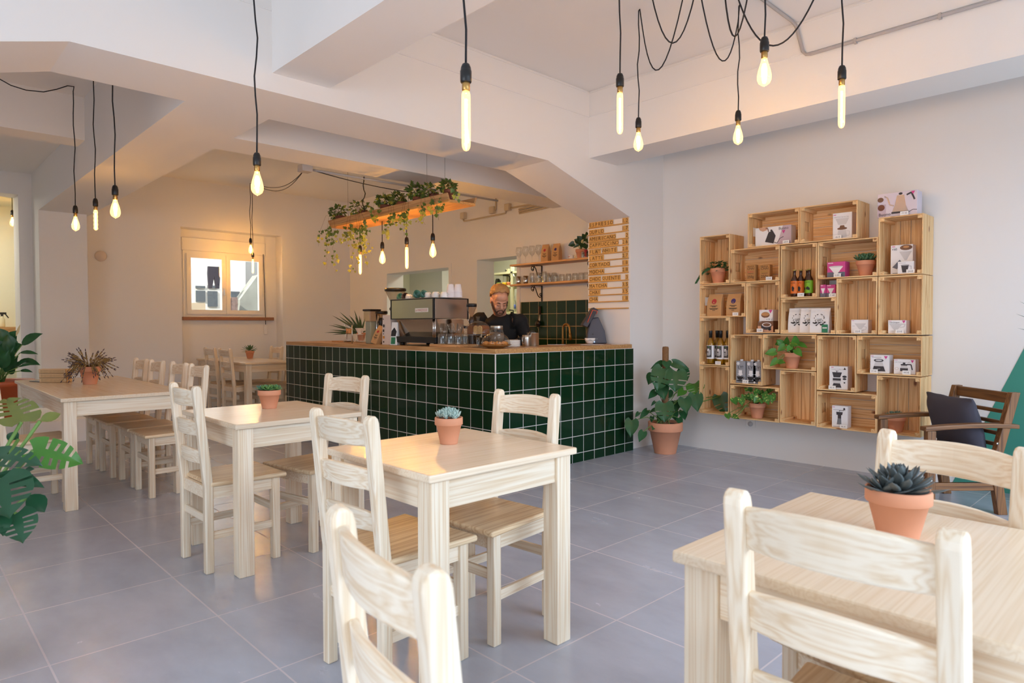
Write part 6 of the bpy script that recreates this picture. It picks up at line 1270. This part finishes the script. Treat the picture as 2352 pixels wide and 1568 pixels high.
db = (c-CAM).dot(FW); cc = c+Vector((0,0,.95)); M().tube([(0,0,.24),(0,0,.95)], .018, 8).build('trunk', STEMB, t)
for (x,y) in ((2340,691),(2332,720),(2336,753),(2380,640),(2440,620),(2500,640),(2540,720),(2520,800),(2400,830),(2460,860)):
    T0 = atD(x,y,db-.05); leaf(m, cc, T0, (-.4,-.4,.8), .03, 'spike', .3, .10, 2)
m.build('foliage', L_DARK, t)
# ------------------------------------------------------------------ hanging plank with ivy
PZ = 2.29; y0, y1, x0, x1 = 4.53, 6.62, 3.565, 3.872
pk = thing('hanging_plank', 'long wooden trough plank hung on wires over the counter, carrying ivy pots', 'hanging shelf', (3.72,5.57,PZ)); m = wm(pk); m.box(x0,x1,y0,y1,PZ,PZ+.022); m.build('bottom_board', wood('plank_pine',(222,166,96),(188,126,62),1,8,14,.5,1,5), pk, .002)
for a, b_ in ((x0-.0,x0+.018),(x1-.018,x1)):
    m = wm(pk); sgn = -1 if a < 3.7 else 1; m.hexa([(a,y0,PZ+.022),(b_,y0,PZ+.022),(b_,y1,PZ+.022),(a,y1,PZ+.022)],[(a+sgn*.02,y0,PZ+.075),(b_+sgn*.02,y0,PZ+.075),(b_+sgn*.02,y1,PZ+.075),(a+sgn*.02,y1,PZ+.075)]); m.build('side_board', wood('plank_pine_dark',(206,160,108),(170,118,66),1,8,14,.6), pk, .002)
for px, yy, zt in ((799,6.35,CZ),(981,4.72,CZ),(1022,4.72,CZ)):
    q = atY(px,450,yy); m = wm(pk); m.tube([(q.x,yy,PZ+.06),(q.x,yy,zt)], .0014, 5); m.build('wire', mat('wire_grey',(110,98,84),.5), pk)
q = atY(835,470,6.0); tag(M().tube(wob((q.x,6.0,PZ+.06), tuple(Vector((atY(836,402,5.47).x,5.47,BZ-.01))), 10, .012), .005, 6).build('power_cord', CORD), 'black cord running from the beam conduit down to the hanging plank', 'cable')
for px, py, knd, nm, yy in ((827,563,'tube','first lamp under the hanging plank, a tube bulb among the trailing ivy',6.07),(878,555,'pear','second lamp under the hanging plank, a pear bulb left of the tube',5.78),(934,544,'tube','third lamp under the hanging plank, a free hanging tube bulb',5.44),(994,535,'pear','fourth lamp under the hanging plank, the pear bulb nearest the menu',5.08)):
    q = atX(px,py,3.735); pendant(0,0,q,knd,nm,[Vector((q.x,q.y,PZ+.001))],'lamps under the plank')
ivl = ['first','second','third','fourth','fifth','sixth','seventh']
ZI = lambda x, y: (720+x/5.6, 380+y/5.6)
BROWNPOT = mat('brown_pot', (120,66,46), .6)
trails = {0:[(90,830,60,1040),(180,800,160,1330),(220,800,290,1380),(280,830,330,1000)],1:[(560,780,470,1370),(420,780,430,1040),(620,760,690,1300),(600,800,540,1380),(660,700,740,1140),(460,760,500,960)],2:[(760,560,790,720),(860,560,800,700)],3:[(1000,600,970,760),(1040,640,1040,760),(960,700,940,950)],4:[(1130,620,1110,740),(1220,560,1200,760),(1160,620,1170,900)],5:[(1380,500,1420,760),(1440,500,1350,740),(1520,440,1500,620),(1600,520,1590,650)],6:[(1800,300,1870,460),(1640,420,1600,700)]}
tops = [(320,600,130,95),(600,560,150,110),(900,450,110,75),(1080,420,110,80),(1320,330,120,110),(1500,340,130,100),(1730,270,120,80)]
for i, (cx, cy, rx, ry) in enumerate(tops):
    pxy = ZI(cx, cy+60); q = atX(*pxy, 3.63); yy = min(max(q.y, y0+.08), y1-.07); o = thing('potted_ivy', ivl[i]+' ivy pot from the left on the hanging plank', 'potted plant', (3.655+.02*(i%2),yy,PZ+.0225), 0, 'ivy pots on the plank')
    pot(o, .056, .105, mt=BROWNPOT); m = wm(o); rr = random.Random(100+i); c = Vector(o.location)+Vector((0,0,.10)); dc = (c-CAM).dot(FW); k = dc/F
    ctr = atD(*ZI(cx,cy),dc); 
    for j in range(95):
        a, e = rr.uniform(0,6.283), rr.uniform(-1,1); rad = rr.uniform(.35,1)**.7; v3 = Vector((math.cos(a)*math.sqrt(1-e*e), math.sin(a)*math.sqrt(1-e*e), e))
        pnt = ctr+RT*(v3.x*rx*rad/5.6*k)+UP*(v3.z*ry*rad/5.6*k)-FW*(v3.y*.10*rad)
        if pnt.z < PZ+.09 and abs(pnt.x-3.72) < .13: pnt.z = PZ+.09+rr.uniform(0,.05)
        ivyleaf(m, pnt, (v3+Vector((0,0,-.5))).normalized(), (TOCAM(pnt)+v3*.8+Vector((rr.uniform(-.4,.4),rr.uniform(-.4,.4),.3))).normalized(), rr.uniform(.024,.044), 0 if rr.random() < .8 else 2)
        if j % 6 == 0: m.tube([c, c.lerp(pnt,.5)+Vector((0,0,.02)), pnt], .0012, 3, 1)
    for (ax, ay, bx_, by_) in trails.get(i, []):
        A = atX(*ZI(ax,ay),x0-.045); E = atX(*ZI(bx_,by_),x0-.06); n = max(6,int((A-E).length/.026)); pts = [c, Vector((x0-.03,(c.y+A.y)/2,c.z+.01)), A]+[A.lerp(E,q/n)+Vector((rr.uniform(-.012,.012),rr.uniform(-.012,.012),.0)) for q in range(1,n+1)]
        m.tube(pts, .0011, 3, 1)
        for q in range(n*2): 
            pnt = A.lerp(E,q/(2*n))+Vector((rr.uniform(-.03,.03),rr.uniform(-.03,.03),rr.uniform(-.01,.01))); f_ = q/(2*n)
            if rr.random() < .42+.5*(1-f_)**1.5: ivyleaf(m, pnt, (rr.uniform(-.6,.6),rr.uniform(-.6,.6),-.8), (TOCAM(pnt)+Vector((rr.uniform(-.5,.5),rr.uniform(-.5,.5),0))).normalized(), rr.uniform(.022,.042), 2 if (f_ > .35 and rr.random() < .75) else 0)
    m.build('foliage', [L_IVY, STEMB, leafmat('leaf_ivy_pale',(168,168,66),rough=.5,var=.2)], o)
# ------------------------------------------------------------------ barista behind the counter
u = Vector((RT.x,RT.y,0)).normalized(); v = Vector((FW.x,FW.y,0)).normalized()   # right / away as seen from the camera
hd = atD(1147,690,6.30); SKIN = mat('skin', (208,150,118), .55, sss=.08, noise=.05, nscale=30)
per = thing('person', 'bearded man with swept-back blond hair in a black sweater bending over the counter, looking down', 'person', (hd.x+v.x*.16, hd.y+v.y*.16, 0))
PL0 = Vector(per.location)
def W(a, b, z): return u*a+v*b+Vector((0,0,z))         # local to the person: right, away, up (photo view)
hc = hd-PL0                                             # head centre, local
# head frame: faces the camera, a little to the right, pitched down
fx = (-v*.93+u*.28); fx.normalize(); pit = R(30); sx = Vector((0,0,1)).cross(fx).normalized()          # sx = the man's left
f_ = (fx*math.cos(pit)-Vector((0,0,1))*math.sin(pit)).normalized(); up_ = f_.cross(sx).normalized()
RH = Matrix((sx, f_, up_)).transposed()                 # columns: left, front, up
def Hd(a, b, c): return hc+RH @ Vector((a,b,c))
body = M()
def hb(a,b,c,rx,ry,rz,n=18,m_=12): body.ball(Hd(a,b,c), rx, ry, rz, n, m_, rot=RH)
hb(0,-.018,.045,.076,.095,.085); hb(0,.012,-.005,.068,.078,.095); hb(0,.035,-.06,.052,.052,.052); hb(0,.07,-.095,.026,.02,.02); hb(0,.04,.055,.062,.05,.05)
hb(.034,.062,-.035,.026,.022,.026); hb(-.034,.062,-.035,.026,.022,.026); hb(0,.074,.018,.052,.016,.011)
body.tube([Hd(0,.085,.012),Hd(0,.099,-.012),Hd(0,.112,-.034)], [.009,.011,.014], 10); hb(.011,.097,-.037,.010,.010,.008,10,6); hb(-.011,.097,-.037,.010,.010,.008,10,6)
hb(0,.088,-.066,.022,.009,.006,12,6); hb(0,.087,-.075,.019,.009,.006,12,6)
for s in (-1,1): hb(s*.078,-.008,-.008,.010,.021,.032); hb(s*.081,-.014,.012,.008,.016,.016)
# neck, trunk, limbs
neck0 = Hd(0,-.03,-.08); sh = W(.0,.07,hc.z-.165); chest = W(0,.13,1.12); pel = W(.02,.22,.86)
body.tube([Hd(0,-.02,-.03), neck0, sh+W(0,-.01,.06), sh], [.055,.056,.062,.075], 16)
body.tube([sh+W(0,0,.02), W(0,.11,hc.z-.24), chest, W(.01,.17,.99), pel, W(.02,.22,.78)], [.07,.105,.11,.105,.12,.1], 20, flat=.8)
sL, sR = W(-.20,.10,hc.z-.185), W(.20,.08,hc.z-.20)
eL, wL = W(-.285,.03,1.06), W(-.09,-.11,1.05); eR, wR = W(.27,.03,1.07), W(.17,-.12,1.06)
def arm(S, E, Wr, m, k=1): m.tube([Vector((S.x*.45,S.y*.8,S.z+.012)), S, S.lerp(E,.5), E, E.lerp(Wr,.45), Wr], [.055*k,.058*k,.05*k,.041*k,.04*k,.028*k], 14)
arm(sL,eL,wL,body); arm(sR,eR,wR,body)
def hand(m, Wr, d, side, palm_dn=Vector((0,0,-1))):
    d = d.normalized(); lat = d.cross(palm_dn).normalized()*side; pc = Wr+d*.05
    m.tube([Wr, Wr+d*.03, Wr+d*.075, Wr+d*.085], [.026,.036,.038,.03], 12, flat=.55)
    for i, (o, L_) in enumerate(((.028,.062),(.010,.074),(-.009,.068),(-.027,.05))):
        b = Wr+d*.08+lat*o; q = b+d*L_*.45+palm_dn*(.008+.002*i); r_ = q+d*L_*.3+palm_dn*.018; e = r_+d*L_*.12+palm_dn*.018; m.tube([b-d*.012,b,q,r_,e], [.0095,.0095,.0085,.0078,.006], 8)
    b = Wr+d*.025+lat*.03; m.tube([b-lat*.01,b+lat*.018+d*.02,b+lat*.026+d*.045+palm_dn*.008,b+lat*.02+d*.065+palm_dn*.014], [.013,.012,.0105,.008], 8)
hand(body, wL, (wL-eL)*.6+u*.08, 1); hand(body, wR, (wR-eR)*.6-u*.05, -1)
for s in (-1,1):
    hp, kn, an = W(.02+s*.095,.22,.85), W(.02+s*.105,.18,.47), W(.02+s*.11,.25,.09); body.tube([hp, hp.lerp(kn,.5), kn, kn.lerp(an,.4), an], [.09,.08,.058,.055,.038], 14); body.tube([an+W(0,.03,-.045), an+W(0,-.03,-.05), an+W(s*.02,-.14,-.06), an+W(s*.02,-.19,-.064)], [.036,.04,.036,.022], 10)
bo = body.build('body', SKIN, per); md = bo.modifiers.new('merge','REMESH'); md.mode = 'VOXEL'; md.voxel_size = .0058; md.use_smooth_shade = True; ms = bo.modifiers.new('soft','SMOOTH'); ms.factor = .5; ms.iterations = 3
# clothes
sw = M(); KN = mat('black_knit', (14,13,14), .85, bump=.3, nscale=400)
sw.tube([sh+W(0,-.03,.03), sh+W(0,-.01,.0), W(0,.11,hc.z-.24), chest, W(.01,.17,.99), pel, W(.02,.22,.80)], [.078,.10,.168,.182,.165,.17,.165], 24, flat=.78)
sw.ball(W(0,.10,hc.z-.215), .185,.10,.085, 18, 10); 
arm(sL,eL,wL,sw,1.38); arm(sR,eR,wR,sw,1.38); sw.ball(sL,.082,.082,.082); sw.ball(sR,.082,.082,.082)
so = sw.build('sweater', KN, per); md = so.modifiers.new('merge','REMESH'); md.mode = 'VOXEL'; md.voxel_size = .009; md.use_smooth_shade = True; ms = so.modifiers.new('soft','SMOOTH'); ms.factor = .5; ms.iterations = 5
tr_ = M()
for s in (-1,1): hp, kn, an = W(.02+s*.095,.22,.87), W(.02+s*.105,.18,.47), W(.02+s*.11,.25,.07); tr_.tube([hp, hp.lerp(kn,.5), kn, kn.lerp(an,.5), an], [.105,.095,.075,.07,.062], 14)
tr_.tube([W(.02,.22,.80),W(.02,.22,.95)], [.15,.155], 20, flat=.8); tr_.build('trousers', mat('dark_denim',(40,42,52),.9), per)
for s in (-1,1): an = W(.02+s*.11,.25,.09); M().tube([an+W(0,.05,-.045), an+W(0,-.03,-.045), an+W(s*.02,-.14,-.055), an+W(s*.02,-.21,-.06)], [.042,.046,.04,.026], 12).build('shoe', BLACK, per)
# hair: a cap pulled back from the brow, strands, brows, beard, eyes
HAIR = mat('blond_hair', (178,130,76), .45, noise=.5, nscale=60); BEARD = mat('beard_hair', (84,56,38), .8, noise=.3, nscale=90)
hm = M(); n, k = 26, 18; vs = []; rows = 0
def hp_(th, ph):   # th from the front hairline over the top to the nape, ph across
    return Hd(.082*math.sin(ph), (-.02+.103*math.cos(th)*math.cos(ph)), .047+.098*math.sin(th)*math.cos(ph)**.6 if math.cos(ph) > 0 else .047)
for i in range(n+1):
    for j in range(k+1):
        ph = R(-86)+R(172)*j/k; q_ = abs(j/k*2-1); t00 = R(40+8*math.sin(q_*6.28)**2*(q_<.75)-40*max(0,q_-.55)); th = t00+(R(215)-t00)*i/n; p = hp_(th, ph); dirn = (p-Hd(0,-.02,.04)).normalized(); vs.append(p+dirn*(.001+.0022*math.sin(j*2.6+i*.15)+.007*math.sin(min(i/6,1)*1.57)))
fs = [(i*(k+1)+j, i*(k+1)+j+1, (i+1)*(k+1)+j+1, (i+1)*(k+1)+j) for i in range(n) for j in range(k)]
hm.add(vs, fs, None, True)
rr = random.Random(9)
for q in range(70):
    ph = R(rr.uniform(-76,76)); t0 = R(rr.uniform(44,72)); pts = []
    for i in range(6): th = t0+R(24)*i; p = hp_(th, ph*(1-.06*i)); pts.append(p+(p-Hd(0,-.02,.04)).normalized()*(.004+.006*min(i,2)/2))
    hm.tube(pts, [.001,.0024,.003,.003,.0025,.001], 5)
hm.ball(Hd(0,-.118,.045), .03,.026,.03, 12, 8)
hm.build('hair', HAIR, per, solid=.006)
bm_ = M(); 
for s in (-1,1):
    for q in range(9): a = q/8; bm_.ball(Hd(s*(.074-.052*a**1.3), .012+.060*a**.8, -.015-.088*a**.75), .011,.010,.016, 8, 6)
bm_.ball(Hd(0,.074,-.104), .03,.014,.018, 14, 8, rot=RH); bm_.ball(Hd(0,.088,-.088), .018,.006,.008, 10, 6, rot=RH)
for s in (-1,1): bm_.tube([Hd(0,.098,-.056),Hd(s*.014,.095,-.058),Hd(s*.028,.083,-.07),Hd(s*.03,.076,-.088)], [.004,.006,.006,.006], 7)
bm_.build('beard', BEARD, per)
for s in (-1,1): M().tube([Hd(s*.014,.092,.015),Hd(s*.03,.090,.021),Hd(s*.05,.078,.016)], [.003,.0045,.002], 6).build('eyebrow', BEARD, per)
for s in (-1,1): M().ball(Hd(s*.031,.076,-.004), .0125, .0125, .009, 12, 8, rot=RH).build('eyelid', mat('skin_lid',(190,132,104),.6), per)
for s in (-1,1): M().tube([Hd(s*.019,.086,-.010),Hd(s*.031,.0885,-.0135),Hd(s*.044,.081,-.010)], .0016, 5).build('eyelash', INK, per)
lp = M(); lp.tube([Hd(-.019,.094,-.071),Hd(0,.099,-.0695),Hd(.019,.094,-.071)], [.002,.0035,.002], 6); lp.build('lips', mat('lips',(186,112,96),.5), per)
# ------------------------------------------------------------------ light
w = bpy.data.worlds.new('world'); sc.world = w; w.use_nodes = True; bg = w.node_tree.nodes['Background']
bg.inputs['Color'].default_value = (.80,.89,1.0,1); bg.inputs['Strength'].default_value = 1.0
def area(name, loc, rot, sx, sy, power, col, spread=180):
    l = bpy.data.lights.new(name,'AREA'); l.shape = 'RECTANGLE'; l.size = sx; l.size_y = sy; l.energy = power; l.color = col; l.spread = R(spread)
    o = bpy.data.objects.new(name, l); COL.objects.link(o); o.location = loc; o.rotation_euler = rot; return o
def portal(name, loc, rot, sx, sy):
    o = area(name, loc, rot, sx, sy, 1, (1,1,1)); o.data.cycles.is_portal = True; return o
# daylight through the shop windows (behind the camera), an unseen left window and the yard window
DAY = (.66,.81,1.0)
area('shop_window_daylight', (3.0,-7.2,5.4), (R(57),0,0), 15, 5, 3900, DAY)
area('pavement_bounce', (2.75,-2.3,.95), (R(88),0,0), 5.1, 1.6, 62, (.70,.83,1.0))
area('left_shop_window_daylight', (-1.85,-2.25,1.45), (R(90),0,0), 3.1, 2.6, 10, DAY)
area('side_window_fill', (-4.05,1.0,1.3), (R(90),0,R(-90)), 4.3, 1.7, 200, (.78,.87,1.0))  # unseen window; its light is raised to brighten the lower right wall
area('yard_window_daylight', ((wx0+wx1)/2, YF+.40, (wz0+wz1)/2), (R(-90),0,0), 1.1, .9, 14, (1,.97,.92))
s = bpy.data.lights.new('sun','SUN'); s.energy = 9; s.angle = R(2); s.color = (1,.95,.86); so_ = bpy.data.objects.new('sun', s); COL.objects.link(so_); so_.rotation_euler = Vector((.75,.35,-.55)).to_track_quat('-Z','Y').to_euler()
area('yard_sky', (5.5,13.6,7.0), (R(38),0,0), 9, 3, 900, (.95,.97,1))
# added unseen area lamps that brighten the kitchen and the washroom
area('kitchen_fill_lamp', (7.3,7.6,2.75), (0,0,0), .6, .6, 58, (1,.98,.82))
area('washroom_fill_lamp', (.4,11.4,2.95), (0,0,0), .6, .6, 50, (1,.97,.88))
sc.view_settings.view_transform = 'Standard'; sc.view_settings.look = 'None'; sc.view_settings.gamma = 1; sc.view_settings.use_curve_mapping = False; sc.view_settings.exposure = -.74
sc.cycles.max_bounces = 10; sc.cycles.transparent_max_bounces = 24; sc.cycles.diffuse_bounces = 6; sc.cycles.sample_clamp_indirect = 6; sc.cycles.caustics_reflective = False; sc.cycles.caustics_refractive = False
